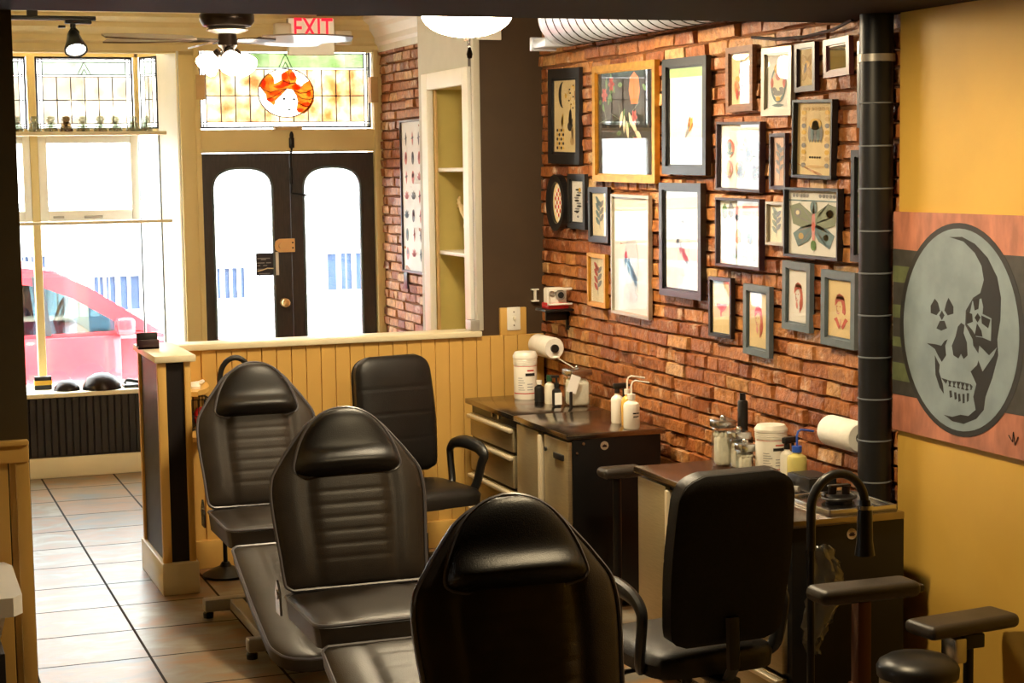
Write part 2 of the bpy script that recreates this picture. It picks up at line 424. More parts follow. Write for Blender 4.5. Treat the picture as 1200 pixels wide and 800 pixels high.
def brick_wall():
    b = MB(); bm = b.bm
    lay = bm.faces.layers.float.new('tone')
    b.box(WX+.004, WX+.16, 5.2, 11.95, 0, CZ)
    for fc in bm.faces: fc.material_index = 1
    L, Hh, jt = .2, .0625, .007
    z = .02; row = 0; rnd = random.Random(3)
    while z < CZ-.03:
        y = 5.2-(L/2 if row % 2 else 0)
        header = row % 6 == 5
        while y < 11.72:
            l = (L/2 if header else L)*rnd.uniform(.9, 1.08)
            y0, y1 = max(5.2, y+jt/2), min(11.74, y+l-jt/2)
            if y1-y0 > .02:
                d = rnd.uniform(.002, .02); jz = rnd.uniform(-.003, .003)
                zz0, zz1 = z+jt/2+jz, z+Hh-jt/2+jz
                t = min(1, max(0, rnd.gauss(.5, .24)))
                bk = [Vector((WX+.006, y0, zz0)), Vector((WX+.006, y1, zz0)), Vector((WX+.006, y1, zz1)), Vector((WX+.006, y0, zz1))]
                q = .004
                fr = [Vector((WX-d+rnd.uniform(-.005, .005), y0+q+rnd.uniform(-.002, .004), zz0+q+rnd.uniform(-.002, .003))),
                      Vector((WX-d+rnd.uniform(-.005, .005), y1-q-rnd.uniform(-.002, .004), zz0+q+rnd.uniform(-.002, .003))),
                      Vector((WX-d+rnd.uniform(-.005, .005), y1-q-rnd.uniform(-.002, .004), zz1-q-rnd.uniform(-.002, .003))),
                      Vector((WX-d+rnd.uniform(-.005, .005), y0+q+rnd.uniform(-.002, .004), zz1-q-rnd.uniform(-.002, .003)))]
                vb = [bm.verts.new(p) for p in bk]; vf = [bm.verts.new(p) for p in fr]
                fs = [bm.faces.new(vf)]
                for i in range(4):
                    j = (i+1) % 4
                    fs.append(bm.faces.new((vb[i], vb[j], vf[j], vf[i])))
                for x in fs: x[lay] = t
            y += l
        z += Hh; row += 1
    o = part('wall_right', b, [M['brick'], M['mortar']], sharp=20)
    o['kind'] = 'structure'
brick_wall()
# near room: mustard wall stands flush with the brick, dark return at its far end
struct('wall_right_near', MB().box(3.33, 3.52, -1.8, 5.27, 0, 2.45), M['tanwall'])
struct('wall_back', MB().box(-1.6, 3.6, -1.9, -1.8, 0, 2.45), M['tanwall'])
struct('wall_left_near', MB().box(-1.5, -1.4, -1.8, 5.62, 0, 2.45), M['tanwall'])
struct('wall_left', MB().box(-1.0, -.9, 5.74, 12.5, 0, CZ), M['cream'])

# stub wall on the left between the rooms, with its wainscot
def beadboard(b, x0, x1, y, z0, z1, step=.09, d=.010, gap=.004):
    """vertical boards on a face looking to -y"""
    x = x0
    while x < x1-.001:
        e = min(x+step, x1)
        b.box(x+gap/2, e-gap/2, y-d, y+.002, z0, z1, bev=.0015, seg=1)
        x += step
w = MB().box(-1.5, .465, 5.70, 5.84, 0, 2.45)
jamb = struct('wall_left_stub', w, M['jambpaint'])
b = MB(); beadboard(b, -1.4, .45, 5.70, .12, 1.07, .2); struct('wall_left_stub_boards', b, M['wainscot'], jamb)
b = MB().box(-1.4, .462, 5.672, 5.70, 1.06, 1.125, bev=.006).box(-1.4, .462, 5.66, 5.70, 1.115, 1.13, bev=.004).box(.42, .462, 5.68, 5.70, .12, 1.06, bev=.003).box(-1.4, .462, 5.675, 5.70, 0, .13, bev=.004)
struct('wall_left_stub_rail', b, M['wainscot'], jamb)

# half wall in front of the shop window, dark side towards the entrance
HY = 8.69; HZ = 1.083
hw_ = struct('wall_half', MB().box(1.42, WX-.02, HY, HY+.11, 0, HZ), M['wainscot'])
b = MB(); beadboard(b, 1.54, WX-.02, HY, .13, HZ, .075); struct('wall_half_boards', b, M['wainscot'], hw_)
struct('baseboard_half', MB().box(1.41, WX-.02, HY-.03, HY, 0, .14, bev=.006), M['wainscot'])
struct('trim_half_cap', MB().box(1.395, 2.99, HY-.035, HY+.15, HZ, HZ+.03, bev=.006), M['trim'])
# return post
post = struct('wall_half_return', MB().box(1.275, 1.395, 8.20, HY+.11, 0, HZ), M['darkpanel'])
b = MB()
y = 8.24
while y < HY+.08:
    b.box(1.262, 1.277, y+.002, min(y+.03, HY+.1)-.002, .14, HZ, bev=.002, seg=1); y += .03
struct('wall_half_return_boards', b, M['darkpanel'], post)
b = MB().box(1.25, 1.29, 8.186, 8.22, .12, HZ, bev=.004).box(1.372, 1.402, 8.186, 8.3, .12, HZ, bev=.004).box(1.25, 1.275, HY+.08, HY+.12, .12, HZ, bev=.003).box(1.396, 1.41, 8.25, HY, .12, HZ, bev=.003)
struct('wall_half_return_trim', b, M['wainscot'], post)
struct('baseboard_return', MB().box(1.24, 1.412, 8.17, HY+.13, 0, .15, bev=.006), M['trim'])
struct('trim_return_cap', MB().box(1.235, 1.425, 8.165, HY+.15, HZ, HZ+.032, bev=.006), M['trim'])

# dark wall box with the shelf alcove (closet between half wall and shop front)
bx = struct('wall_box_face', MB().box(2.99, WX, HY+.02, HY+.13, HZ-.01, CZ), M['darkwall'])
struct('wall_box_patch', MB().box(3.10, 3.245, HY-.004, HY+.02, HZ, 1.225, bev=.003), M['wainscot'], bx)
sx = 3.0
b = MB().box(sx, WX, HY+.13, 8.83, 0, CZ).box(sx, WX, 9.55, 9.72, 0, CZ).box(sx, WX, 8.83, 9.55, 2.44, CZ).box(sx, WX, 8.83, 9.55, 0, .95)
struct('wall_box_side', b, M['greywall'])
struct('trim_box_corner', MB().box(2.975, 3.01, HY+.0, HY+.04, HZ+.03, CZ, bev=.004), M['greywall'])
struct('wall_alcove', MB().box(3.30, WX-.03, 8.83, 9.55, .95, 2.44), M['shelfpaint'])
# crown moulding
def crown(b, pts):
    prof = [(0, 0), (.02, 0), (.02, .03), (.05, .05), (.05, .075), (.10, .12), (.10, .14), (.15, .175), (.15, .2), (.0, .2)]
    return prof
b = MB()
prof = [(0, 0), (.025, 0), (.025, .035), (.05, .05), (.055, .08), (.10, .12), (.105, .145), (.16, .17), (.16, .19), (0, .19)]
prof = [(p, q*1.19) for p, q in prof]
b.prism([(p[0], p[1]) for p in prof], lambda a, c: (-.9, FY-a, CZ-.226+c), (4.26, 0, 0))
struct('trim_crown_front', b, M['ceiling'], sharp=20)
b = MB(); b.prism(prof, lambda a, c: (WX-a, 9.72, CZ-.226+c), (0, 2.03, 0)); struct('trim_crown_right', b, M['white'], sharp=20)

# front wall: door opening x 2.12..3.31, bay opening x .2...1.9
fw = MB()
fw.box(3.31, WX+.1, FY, FY+.2, 0, CZ)
fw.box(1.98, 2.12, FY, FY+.2, 0, CZ)
fw.box(2.12, 3.31, FY, FY+.2, 2.765, CZ)
fw.box(2.12, 3.31, FY, FY+.16, 2.075, 2.225)
fw.box(-1.0, 1.98, FY, FY+.1, 2.72, CZ)
fw.box(-1.0, .2, FY, FY+.2, 0, 2.72)
front = struct('wall_front', fw, M['cream'])
struct('trim_door_left', MB().box(1.995, 2.115, FY-.025, FY, 0, 2.71, bev=.006).box(2.09, 2.125, FY-.035, FY+.02, 0, 2.75, bev=.004), M['cream'])
struct('trim_door_right', MB().box(3.315, 3.36, FY-.025, FY, 0, 2.71, bev=.004).box(3.30, 3.33, FY-.035, FY+.02, 0, 2.75, bev=.004), M['cream'])
struct('trim_door_lintel', MB().box(2.12, 3.31, FY-.02, FY+.0, 2.08, 2.22, bev=.005), M['cream'])
b = MB().prism([(1.985, FY-.005), (1.88, FY+.22), (1.92, FY+.24), (2.0, FY+.2), (2.0, FY)], lambda a, c: (a, c, 0), (0, 0, 2.75))
struct('trim_bay_right', b, M['white'])
b = MB().prism([(.2, FY-.005), (.3, FY+.22), (.26, FY+.24), (.18, FY+.2), (.18, FY)], lambda a, c: (a, c, 0), (0, 0, 2.75))
struct('trim_bay_left', b, M['white'])
# bulkhead under the display window
b = MB().box(.2, 1.98, FY-.02, FY+.1, 0, .52)
bk = struct('wall_bulkhead', b, M['darkpanel'])
b = MB()
x = .2
while x < 1.95:
    b.box(x+.002, x+.043, FY-.035, FY-.018, .14, .52, bev=.004, seg=1); x += .045
struct('wall_bulkhead_boards', b, M['darkpanel'], bk)
struct('baseboard_front', MB().box(.2, 1.98, FY-.05, FY-.02, 0, .13, bev=.006), M['trim'])
struct('trim_sill', MB().box(.2, 1.98, FY-.06, FY+.5, .52, .55, bev=.006), M['trim'])

# bay window glazing: front plane y = GY, angled returns
GY = 12.13
def vframe(b, xs, z0, z1, y0, y1, wd):
    for x in xs: b.box(x-wd/2, x+wd/2, y0, y1, z0, z1, bev=.004)
win = MB().box(.40, 1.80, GY-.03, GY+.04, 2.715, 2.82).box(.40, 1.80, GY-.03, GY+.04, 2.21, 2.245)
vframe(win, (1.095,), .55, 2.72, GY-.05, GY+.03, .05)
vframe(win, (.425, 1.775), 2.2, 2.75, GY-.03, GY+.03, .03)
def ret(b, z0, z1, t, xa=1.785, ya=GY, xb=1.89, yb=FY+.2):
    b.prism([(xa, ya), (xb, yb), (xb+t, yb), (xa+t, ya+.01)], lambda p, q: (p, q, z0), (0, 0, z1-z0))
ret(win, 2.2, 2.24, .04); ret(win, 2.715, 2.8, .04)
w1 = struct('window_1', win, M['cream'])
seam = MB(); vframe(seam, (1.778, .42), .55, 2.2, GY-.008, GY+.008, .012); seam.cyl((1.888, FY+.2, .55), (1.888, FY+.2, 2.2), .005, n=8)
struct('glass_seam', seam, M['iron'], w1)
g = MB().box(.42, 1.78, GY, GY+.006, .55, 2.22); ret(g, .55, 2.22, .005); ret(g, .55, 2.22, .005, .415, GY, .31, FY+.2)
struct('pane', g, M['glass'], w1)
# white transom sash in the upper half of the window
sash = MB()
for a in ((1.12, 1.175, 1.64, 2.2), (1.715, 1.77, 1.64, 2.2)): sash.box(a[0], a[1], GY-.05, GY-.01, a[2], a[3], bev=.005)
for a in ((1.175, 1.715, 1.64, 1.71), (1.175, 1.715, 2.15, 2.2)): sash.box(a[0], a[1], GY-.05, GY-.01, a[2], a[3], bev=.005)
w2 = struct('window_2', sash, M['white'])
struct('sash_catch', MB().box(1.2, 1.27, GY-.065, GY-.05, 1.66, 1.675, bev=.003).box(1.40, 1.52, GY-.065, GY-.05, 1.655, 1.675, bev=.003), M['silverpaint'], w2)
sash = MB()
for a in ((.45, .505, 1.64, 2.2), (1.02, 1.068, 1.64, 2.2)): sash.box(a[0], a[1], GY-.05, GY-.01, a[2], a[3], bev=.005)
for a in ((.505, 1.02, 1.64, 1.71), (.505, 1.02, 2.15, 2.2)): sash.box(a[0], a[1], GY-.05, GY-.01, a[2], a[3], bev=.005)
struct('window_3', sash, M['white'])
# rail and shelf across the bay
struct('trim_window_rail', MB().box(.21, 1.93, FY+.02, FY+.045, 1.625, 1.645, bev=.004), M['trim'])
struct('trim_insulator_shelf', MB().box(.2, 1.9, FY-.045, FY+.1, 2.195, 2.218, bev=.004), M['trim'])

def stained(name, x0, x1, z0, z1, y, cols, pale=True, tilt=None, hole=None):
    """leaded light: border, green band, two rows of amber panes with diamond junctions"""
    T = tilt or (lambda p, q: (p, y, q))
    d = (0, .004, 0)
    def rect(b, a0, a1, c0, c1, dd=d): b.prism([(a0, c0), (a1, c0), (a1, c1), (a0, c1)], T, dd)
    w = x1-x0; h = z1-z0
    bo = .028; ix0, ix1 = x0+bo*1.6, x1-bo*1.6; iz0, iz1 = z0+bo*1.4, z1-bo*1.2
    zb = iz1-h*.2; zm = (iz0+zb)/2
    root = part(name, (lambda b: (rect(b, x0, x0+.012, z0, z1, (0, .02, 0)), rect(b, x1-.012, x1, z0, z1, (0, .02, 0)), rect(b, x0, x1, z0, z0+.012, (0, .02, 0)), rect(b, x0, x1, z1-.012, z1, (0, .02, 0)), b)[-1])(MB()), M['lead'])
    root['kind'] = 'structure'
    am = MB()
    if hole:
        hx, hz, ha, hb_ = hole
        for sgn in (-1, 1):
            arc = [(hx+sgn*ha*math.sin(PI*k/24), max(iz0+.002, min(zb-.002, hz+hb_*math.cos(PI*k/24)))) for k in range(25)]
            ex_ = ix0 if sgn < 0 else ix1
            am.prism([(hx, zb)]+arc+[(hx, iz0), (ex_, iz0), (ex_, zb)], T, d)
    else: rect(am, ix0, ix1, iz0, zb)
    inside = lambda p: hole is not None and ((p[0]-hole[0])/hole[2])**2+((p[1]-hole[1])/hole[3])**2 < 1
    part('amber_pane', am, M['amberpale'] if pale else M['amber'], root)
    gr = MB(); rect(gr, ix0, ix1, zb+.012, iz1); part('green_pane', gr, M['palegreenst'] if pale else M['greenst'], root)
    cl = MB(); rect(cl, x0+.012, ix0, z0, z1); rect(cl, ix1, x1-.012, z0, z1); rect(cl, ix0, ix1, z0+.01, iz0); rect(cl, ix0, ix1, iz1, z1); rect(cl, ix0, ix1, zb, zb+.012)
    part('border_pane', cl, M['clearst'], root)
    T2 = lambda p, q: tuple(Vector(T(p, q))-Vector((0, .003, 0)))
    ld = MB()
    def line(p, q, wd=.006):
        p = Vector(p); q = Vector(q)
        if hole and inside((p+(q-p)*max(0, min(1, (Vector(hole[:2])-p).dot(q-p)/(q-p).length_squared)))):
            K = 40
            run = [k for k in range(K) if not inside(p+(q-p)*((k+.5)/K))]
            for k in run: seg_(p+(q-p)*(k/K), p+(q-p)*((k+1)/K), wd)
            return
        seg_(p, q, wd)
    def seg_(p, q, wd):
        n = (q-p).normalized(); n = Vector((-n.y, n.x))*wd/2
        ld.prism([tuple(p+n), tuple(q+n), tuple(q-n), tuple(p-n)], T2, (0, .008, 0))
    for a in (x0+bo*.8, ix0, ix1, x1-bo*.8): line((a, z0), (a, z1))
    for c in (z0+bo*.7, iz0, zm, zb, zb+.012, iz1, z1-bo*.6): line((x0, c), (x1, c))
    for i in range(1, cols):
        a = ix0+(ix1-ix0)*i/cols; line((a, iz0), (a, zb))
    xc = (x0+x1)/2
    if cols > 3:
        k = .05
        line((xc-k, zb), (xc, iz1), .004); line((xc+k, zb), (xc, iz1), .004); line((xc-k*.5, zb), (xc, zb+.05), .004); line((xc+k*.5, zb), (xc, zb+.05), .004)
    part('lead_line', ld, M['lead'], root)
    dm = MB()
    for i in range(0, cols+1):
        a = ix0+(ix1-ix0)*i/cols; k = .012
        if inside((a, zm)): continue
        dm.prism([(a-k, zm), (a, zm+k), (a+k, zm), (a, zm-k)], lambda p, q: tuple(Vector(T(p, q))-Vector((0, .006, 0))), (0, .014, 0))
    part('diamond_pane', dm, M['clearst'], root)
    return root, T, (ix0, ix1, iz0, zb, zm)
stained('window_4', 1.125, 1.755, 2.24, 2.715, GY, 6)
stained('window_5', .44, 1.065, 2.24, 2.715, GY, 6)
def tilt_r(p, q):
    k = (p-1.80)/.16; return (1.80+.088*k, GY-.01-.17*k, q)
stained('window_6', 1.80, 1.96, 2.24, 2.715, GY, 2, tilt=tilt_r)

# transom over the door, with the red haired head in a roundel
tr, T, box_ = stained('window_7', 2.135, 3.30, 2.235, 2.76, FY+.05, 11, pale=False, hole=(2.715, 2.466, .188, .160))
cx, cz, rr = 2.715, 2.466, .160
rx = .188
d8 = FY+.042
b = MB(); b.prism([(cx+rx*math.cos(2*PI*i/40), cz+rr*math.sin(2*PI*i/40)) for i in range(40)], lambda p, q: (p, d8, q), (0, .004, 0)); part('roundel_pane', b, M['facest'], tr)
b = MB(); b.tube([(cx+rx*math.cos(2*PI*i/40), d8, cz+rr*math.sin(2*PI*i/40)) for i in range(40)], .004, n=6, closed=True); part('roundel_lead', b, M['lead'], tr)
def blob(b, pts, yy): b.prism(pts, lambda p, q: (cx+p, yy, cz+q), (0, .003, 0))
hair = MB(); hair2 = MB()
def lock(b, x0, z0, x1, z1, bend, wd, yy):
    pts = []; up = []; dn = []
    for i in range(9):
        t = i/8; p = Vector((x0+(x1-x0)*t, z0+(z1-z0)*t)); n = Vector((-(z1-z0), x1-x0)).normalized()
        p += n*bend*math.sin(PI*t); ww = wd*(.35+.65*math.sin(PI*min(1, t*.9+.1)))
        up.append(tuple(p+n*ww/2)); dn.append(tuple(p-n*ww/2))
    blob(b, up+dn[::-1], yy)
nq = lambda x, y: ((x-565)/325*rx, -(y-295)/275*rr)
blob(hair, [nq(*p) for p in ((250,215),(330,90),(390,80),(425,120),(430,190),(510,150),(515,80),(570,45),(620,20),(665,60),(700,130),(680,180),(740,230),(770,190),(840,150),(885,220),(890,300),(890,390),(830,480),(770,530),(700,520),(680,480),(700,400),(680,320),(640,260),(580,250),(520,310),(440,380),(420,440),(370,400),(330,370),(330,320),(290,270))], d8-.006)
for x, y, a, c in ((548,105,42,44), (640,105,38,50), (560,190,60,32), (690,225,60,36), (440,300,70,30), (300,190,26,55), (375,372,40,24), (830,300,26,40), (800,430,60,30), (720,490,40,24), (480,225,60,20)):
    blob(hair2, [nq(x+a*math.cos(2*PI*i/14), y+c*math.sin(2*PI*i/14)) for i in range(14)], d8-.012)
part('hair_pane', hair, M['orangest'], tr); part('flower_pane', hair2, M['redst'], tr)
ft = MB()
for pts in (((570,250),(480,260),(380,290),(300,260),(255,220)), ((560,255),(470,300),(400,345),(330,360)), ((640,262),(720,300),(800,290),(880,250)), ((660,300),(740,360),(830,370),(890,350)), ((690,400),(750,440),(820,450)), ((515,150),(600,190),(690,180)), ((600,20),(590,120),(610,200))):
    ft.tube([(cx+nq(*p)[0], d8-.02, cz+nq(*p)[1]) for p in pts], .003, n=5)
for pts in (((504,364),(530,346),(556,364),(530,380)), ((622,368),(648,350),(672,368),(648,384)), ((556,488),(588,476),(618,488),(588,502))):
    blob(ft, [nq(*p) for p in pts], d8-.026)
for pts in (((500,345),(525,335),(550,345)), ((628,345),(650,338),(672,350)), ((500,430),(515,480),(545,530)), ((690,400),(680,470),(650,510)), ((420,520),(490,450))):
    ft.tube([(cx+nq(*p)[0], d8-.02, cz+nq(*p)[1]) for p in pts], .0022, n=5)
part('eye_and_mouth', ft, M['lead'], tr)
# wooden shims that hold the transom
struct('trim_transom_shim', MB().box(2.10, 2.16, FY-.04, FY+.04, 2.42, 2.58).box(3.28, 3.33, FY-.04, FY+.04, 2.40, 2.57).box(2.62, 2.80, FY-.04, FY+.04, 2.22, 2.24), M['mattan'])

# double door with arched lights
def door_leaf(name, x0, x1, gx0, gx1):
    b = MB(); y0, y1 = FY+.02, FY+.065
    zt = 2.068; za = 1.82; zb = .55; gc = (gx0+gx1)/2; gr = (gx1-gx0)/2
    b.box(x0, gx0, y0, y1, 0, zt); b.box(gx1, x1, y0, y1, 0, zt); b.box(gx0, gx1, y0, y1, 0, zb)
    N = 20; e = 2.6
    arc = []
    for i in range(N+1):
        a = PI-PI*i/N
        c, s_ = math.cos(a), math.sin(a)
        arc.append((gc+gr*math.copysign(abs(c)**(2/e), c), za+.15*abs(s_)**(2/e)))
    for p, q in zip(arc, arc[1:]):
        if abs(q[0]-p[0]) > 1e-6: b.prism([p, q, (q[0], zt), (p[0], zt)], lambda u, v: (u, y0, v), (0, y1-y0, 0))
    o = struct(name, b, M['darkwood'])
    m = MB(); path = [(gx0, zb)]+arc+[(gx1, zb)]
    m.tube([(p[0], y0-.004, p[1]) for p in path], .008, n=8, closed=True); struct('glazing_bead', m, M['greyframe'], o)
    g = MB(); g.prism(path, lambda u, v: (u, (y0+y1)/2, v), (0, .005, 0)); struct('pane', g, M['glass'], o)
    b = MB().box(gx0+.02, gx1-.02, y0-.012, y0+.002, .14, zb-.08, bev=.01); struct('lower_panel', b, M['darkwood'], o)
    return o
d1 = door_leaf('door_1', 2.125, 2.718, 2.20, 2.598)
d2 = door_leaf('door_2', 2.722, 3.305, 2.81, 3.205)
b = MB().prism([(-.055, -.045), (.05, -.045), (.05, .045), (-.055, .045), (-.08, .03), (-.088, 0), (-.08, -.03)], lambda p, q: (2.69+p, FY+.02, 1.452+q), (0, -.012, 0)).cyl((2.65, FY+.012, 1.452), (2.65, FY-.01, 1.452), .022)
lk = struct('rim_lock', b, M['brass'], d1)
b = MB().cyl((2.725, FY+.012, 1.47), (2.725, FY+.004, 1.47), .006, n=8).cyl((2.725, FY+.012, 1.435), (2.725, FY+.004, 1.435), .006, n=8); struct('screw', b, M['bronze'], lk)
b = MB().cyl((2.66, FY+.02, 1.07), (2.66, FY-.02, 1.07), .03).ball((2.66, FY-.03, 1.07), .03); struct('door_knob', b, M['brass'], d1)
b = MB().tube([(2.728, FY+.012, 1.80), (2.728, FY+.008, 1.95), (2.728, FY+.01, 2.05), (2.728, FY-.022, 2.10), (2.728, FY-.026, 2.17)], .008, n=8).box(2.71, 2.746, FY-.035, FY-.02, 2.10, 2.17, bev=.006).box(2.716, 2.74, FY+.005, FY+.02, 1.86, 1.97, bev=.004).cyl((2.728, FY+.005, 1.80), (2.82, FY-.02, 1.785), .008, n=8).ball((2.728, FY-.03, 2.18), .014, .01, .03)
struct('door_bolt', b, M['blackmetal'], d2)
# notice on the door glass
nx0, nx1, nz0, nz1 = 2.475, 2.61, 1.255, 1.405
n = solo('door_notice', MB().box(nx0, nx1, FY+.016, FY+.019, nz0, nz1), mk('notice_print', lin(40, 36, 50), .4), 'small dark printed notice taped to the glass of the left door leaf', 'notice')
b = MB()
for z, a0, a1 in ((1.37, .06, .7), (1.363, .25, .5), (1.34, .05, .42), (1.34, .5, .75), (1.322, .05, .2), (1.322, .35, .55), (1.298, .05, .36), (1.268, .12, .68)):
    b.box(nx0+(nx1-nx0)*a0, nx0+(nx1-nx0)*a1, FY+.0145, FY+.016, z-.004, z+.003)
part('notice_text', b, M['greyink'], n)
b = MB().tube([(nx0+.008, FY+.015, 1.285), (nx0+.04, FY+.015, 1.292), (nx0+.075, FY+.015, 1.303), (nx0+.125, FY+.015, 1.30)], .004, n=6); part('notice_swoosh', b, M['paper'], n)
part('notice_edge', MB().box(nx1-.002, nx1+.018, FY+.014, FY+.0185, nz0, nz1+.005), M['whitepaper'], n)

# ------------------------------------------------------------------ exit sign
ex = thing('exit_sign', 'lit EXIT sign with two emergency lamp heads above the front door', 'exit sign', (2.836, FY-.02, 2.66))
part('housing', MB().box(2.68, 2.99, FY-.215, FY-.165, 2.70, 2.94, bev=.006), M['fixture'], ex, world=True)
part('face', MB().box(2.684, 2.986, FY-.219, FY-.2145, 2.704, 2.936), M['exitface'], ex, world=True)
fc_ = bpy.data.curves.new('lettering', 'FONT'); fc_.body = 'EXIT'; fc_.size = .182; fc_.extrude = .002; fc_.align_x = 'CENTER'; fc_.align_y = 'CENTER'; fc_.space_character = 1.02; fc_.offset = .0015
tx = bpy.data.objects.new('lettering', fc_); fc_.materials.append(M['exitred']); C.objects.link(tx); tx.parent = ex
tx.location = Vector((2.845, FY-.221, 2.868))-Vector(ex.location); tx.rotation_euler = (PI/2, 0, 0); tx.scale = (.70, 1.0, 1)
me_ = bpy.data.meshes.new_from_object(tx); me_.name = 'lettering'
o_ = bpy.data.objects.new('lettering_exit', me_); C.objects.link(o_); o_.parent = ex; o_.location = tx.location; o_.rotation_euler = tx.rotation_euler; o_.scale = tx.scale
bpy.data.objects.remove(tx); o_.name = 'lettering'
for sx_, zz in ((2.645, 2.86), (3.05, 2.815)):
    h = part('lamp_head', MB().box(sx_-.055, sx_+.055, FY-.235, FY-.165, zz-.045, zz+.045, bev=.012), M['fixture'], ex, world=True)
    part('lens', MB().box(sx_-.04, sx_+.04, FY-.241, FY-.235, zz-.03, zz+.03, bev=.004), M['whiteplastic'], h, world=True)
    part('lamp_arm', MB().cyl((sx_, FY-.19, zz), (2.68 if sx_ < 2.8 else 2.99, FY-.19, zz), .012, n=10), M['fixture'], ex, world=True)

# ------------------------------------------------------------------ ceiling fans, track light, duct, pipe
def blade_outline(L, w):
    pts = []
    for i in range(15):
        t = i/14; pts.append((t*L, w*(.32+.68*math.sin(PI*(.12+.80*t))**.8)/2))
    return pts+[(a, -b) for a, b in pts[::-1]]
def fan(loc, label, azs, lights):
    t = thing('ceiling_fan', label, 'ceiling fan', loc)
    top = CZ-loc[2]
    part('canopy', MB().lathe([(.0, top), (.07, top), (.07, top-.03), (.03, top-.07), (.0, top-.07)], n=24).cyl((0, 0, top-.07), (0, 0, .05), .013), M['bronze'], t)
    part('motor', MB().lathe([(0, .075), (.05, .075), (.12, .06), (.137, .03), (.137, 0), (.12, -.025), (.09, -.035), (0, -.035)], n=36), M['bronze'], t)
    part('motor_ring', MB().lathe([(.09, -.034), (.105, -.045), (.06, -.062), (0, -.062)], n=36), M['silverpaint'], t)
    for a in azs:
        R = Matrix.Rotation(a, 4, 'Z') @ Matrix.Translation((0, 0, -.085)) @ Matrix.Rotation(math.radians(-14), 4, 'X')
        b = MB(); b.prism([(.17+p[0], p[1]) for p in blade_outline(.46, .135)], lambda p, q: R @ Vector((p, q, -.004)), R.to_3x3() @ Vector((0, 0, .008)))
        bl = part('blade', b, M['fanblade'], t)
        b = MB(); b.prism([(.05, .02), (.16, .03), (.24, .012), (.24, -.012), (.16, -.03), (.05, -.02)], lambda p, q: R @ Vector((p, q, -.012)), R.to_3x3() @ Vector((0, 0, .007)))
        part('blade_bracket', b, M['bronze'], bl)
    if lights == 'globes':
        part('light_kit', MB().lathe([(0, -.06), (.045, -.06), (.05, -.12), (.035, -.14), (.03, -.16), (.05, -.17), (.045, -.19), (0, -.19)], n=24), M['bronze'], t)
        for k in range(3):
            a = 2*PI*k/3+.5; d = Vector((math.cos(a), math.sin(a), 0))
            Mt = Matrix.Translation(d*.055+Vector((0, 0, -.165))) @ Vector((d.x*.75, d.y*.75, -.66)).to_track_quat('Z', 'Y').to_matrix().to_4x4()
            g = part('glass_shade', MB().lathe([(.02, 0), (.03, .012), (.045, .035), (.058, .065), (.062, .088), (.055, .1), (0, .094)], n=24, M=Mt), M['globe'], t)
            part('shade_holder', MB().lathe([(0, -.02), (.026, -.018), (.028, .006), (.02, .008)], n=20, M=Mt), M['bronze'], g)
    else:
        part('light_kit', MB().lathe([(0, -.06), (.05, -.06), (.06, -.09), (.19, -.095), (.19, -.105), (0, -.105)], n=36), M['bronze'], t)
        pr = [(.187, -.104)]
        for i in range(1, 12):
            a = PI/2*i/11; pr.append((.187*math.cos(a), -.104-.095*math.sin(a)))
        part('glass_bowl', MB().lathe(pr, n=40), M['bowl'], t)
        b = MB().cyl((0, -.0, -.195), (0, 0, -.215), .012)
        part('finial', b, M['bronze'], t)
        ch = part('pull_chain', MB().tube([(-.055, -.18, -.10), (-.056, -.19, -.18), (-.056, -.19, -.255)], .003, n=6), M['silver'], t)
        part('chain_pull', MB().lathe([(0, 0), (.006, -.002), (.013, -.03), (.01, -.045), (0, -.05)], n=14, c=(-.056, -.19, -.25)), M['bronze'], ch)
    return t
fan((1.78, 9.0, 2.70), 'dark bronze ceiling fan with three lit glass shades hanging before the front door', [math.radians(a) for a in (188, 155, -8, 28, 95)], 'globes')
fan((2.39, 7.05, 2.685), 'ceiling fan with one large lit glass bowl nearest the brick wall', [math.radians(a) for a in (80, 150, 225, 300, 10)], 'bowl')

# track light by the shop window
TZ = CZ-.06
t = thing('track_light', 'black ceiling track with one lit spot head near the shop window', 'track light', (.9, 10.6, CZ))
part('track', MB().box(.1, 1.335, 10.58, 10.62, TZ-.075, TZ-.05, bev=.004).box(.3, .36, 10.585, 10.615, TZ-.055, CZ).box(.95, 1.01, 10.585, 10.615, TZ-.055, CZ), M['blackmetal'], t, world=True)
h = part('spot_arm', MB().box(1.16, 1.31, 10.575, 10.625, TZ-.095, TZ-.075, bev=.006).cyl((1.205, 10.6, TZ-.09), (1.205, 10.6, TZ-.115), .016).tube([(1.205, 10.6, TZ-.11), (1.185, 10.59, TZ-.14), (1.18, 10.58, TZ-.2)], .008, n=8).tube([(1.205, 10.6, TZ-.11), (1.232, 10.59, TZ-.14), (1.236, 10.58, TZ-.2)], .008, n=8), M['blackmetal'], t, world=True)
dv = Vector((.05, -.55, -.8)).normalized()
Mt = Matrix.Translation((1.205, 10.6, TZ-.155)) @ dv.to_track_quat('Z', 'Y').to_matrix().to_4x4()
sh_ = part('spot_head', MB().lathe([(0, -.02), (.025, -.02), (.035, 0), (.05, .06), (.066, .10), (.066, .115), (.055, .113), (.045, .08)], n=28, M=Mt, cap=False), M['blackmetal'], t, world=True)
part('bulb', MB().lathe([(0, .112), (.03, .112), (.054, .106), (.05, .085), (0, .085)], n=24, M=Mt), M['trackbulb'], sh_, world=True)
part('tilt_knob', MB().box(1.12, 1.16, 10.56, 10.6, TZ-.12, TZ-.105, bev=.003), M['blackmetal'], t, world=True)

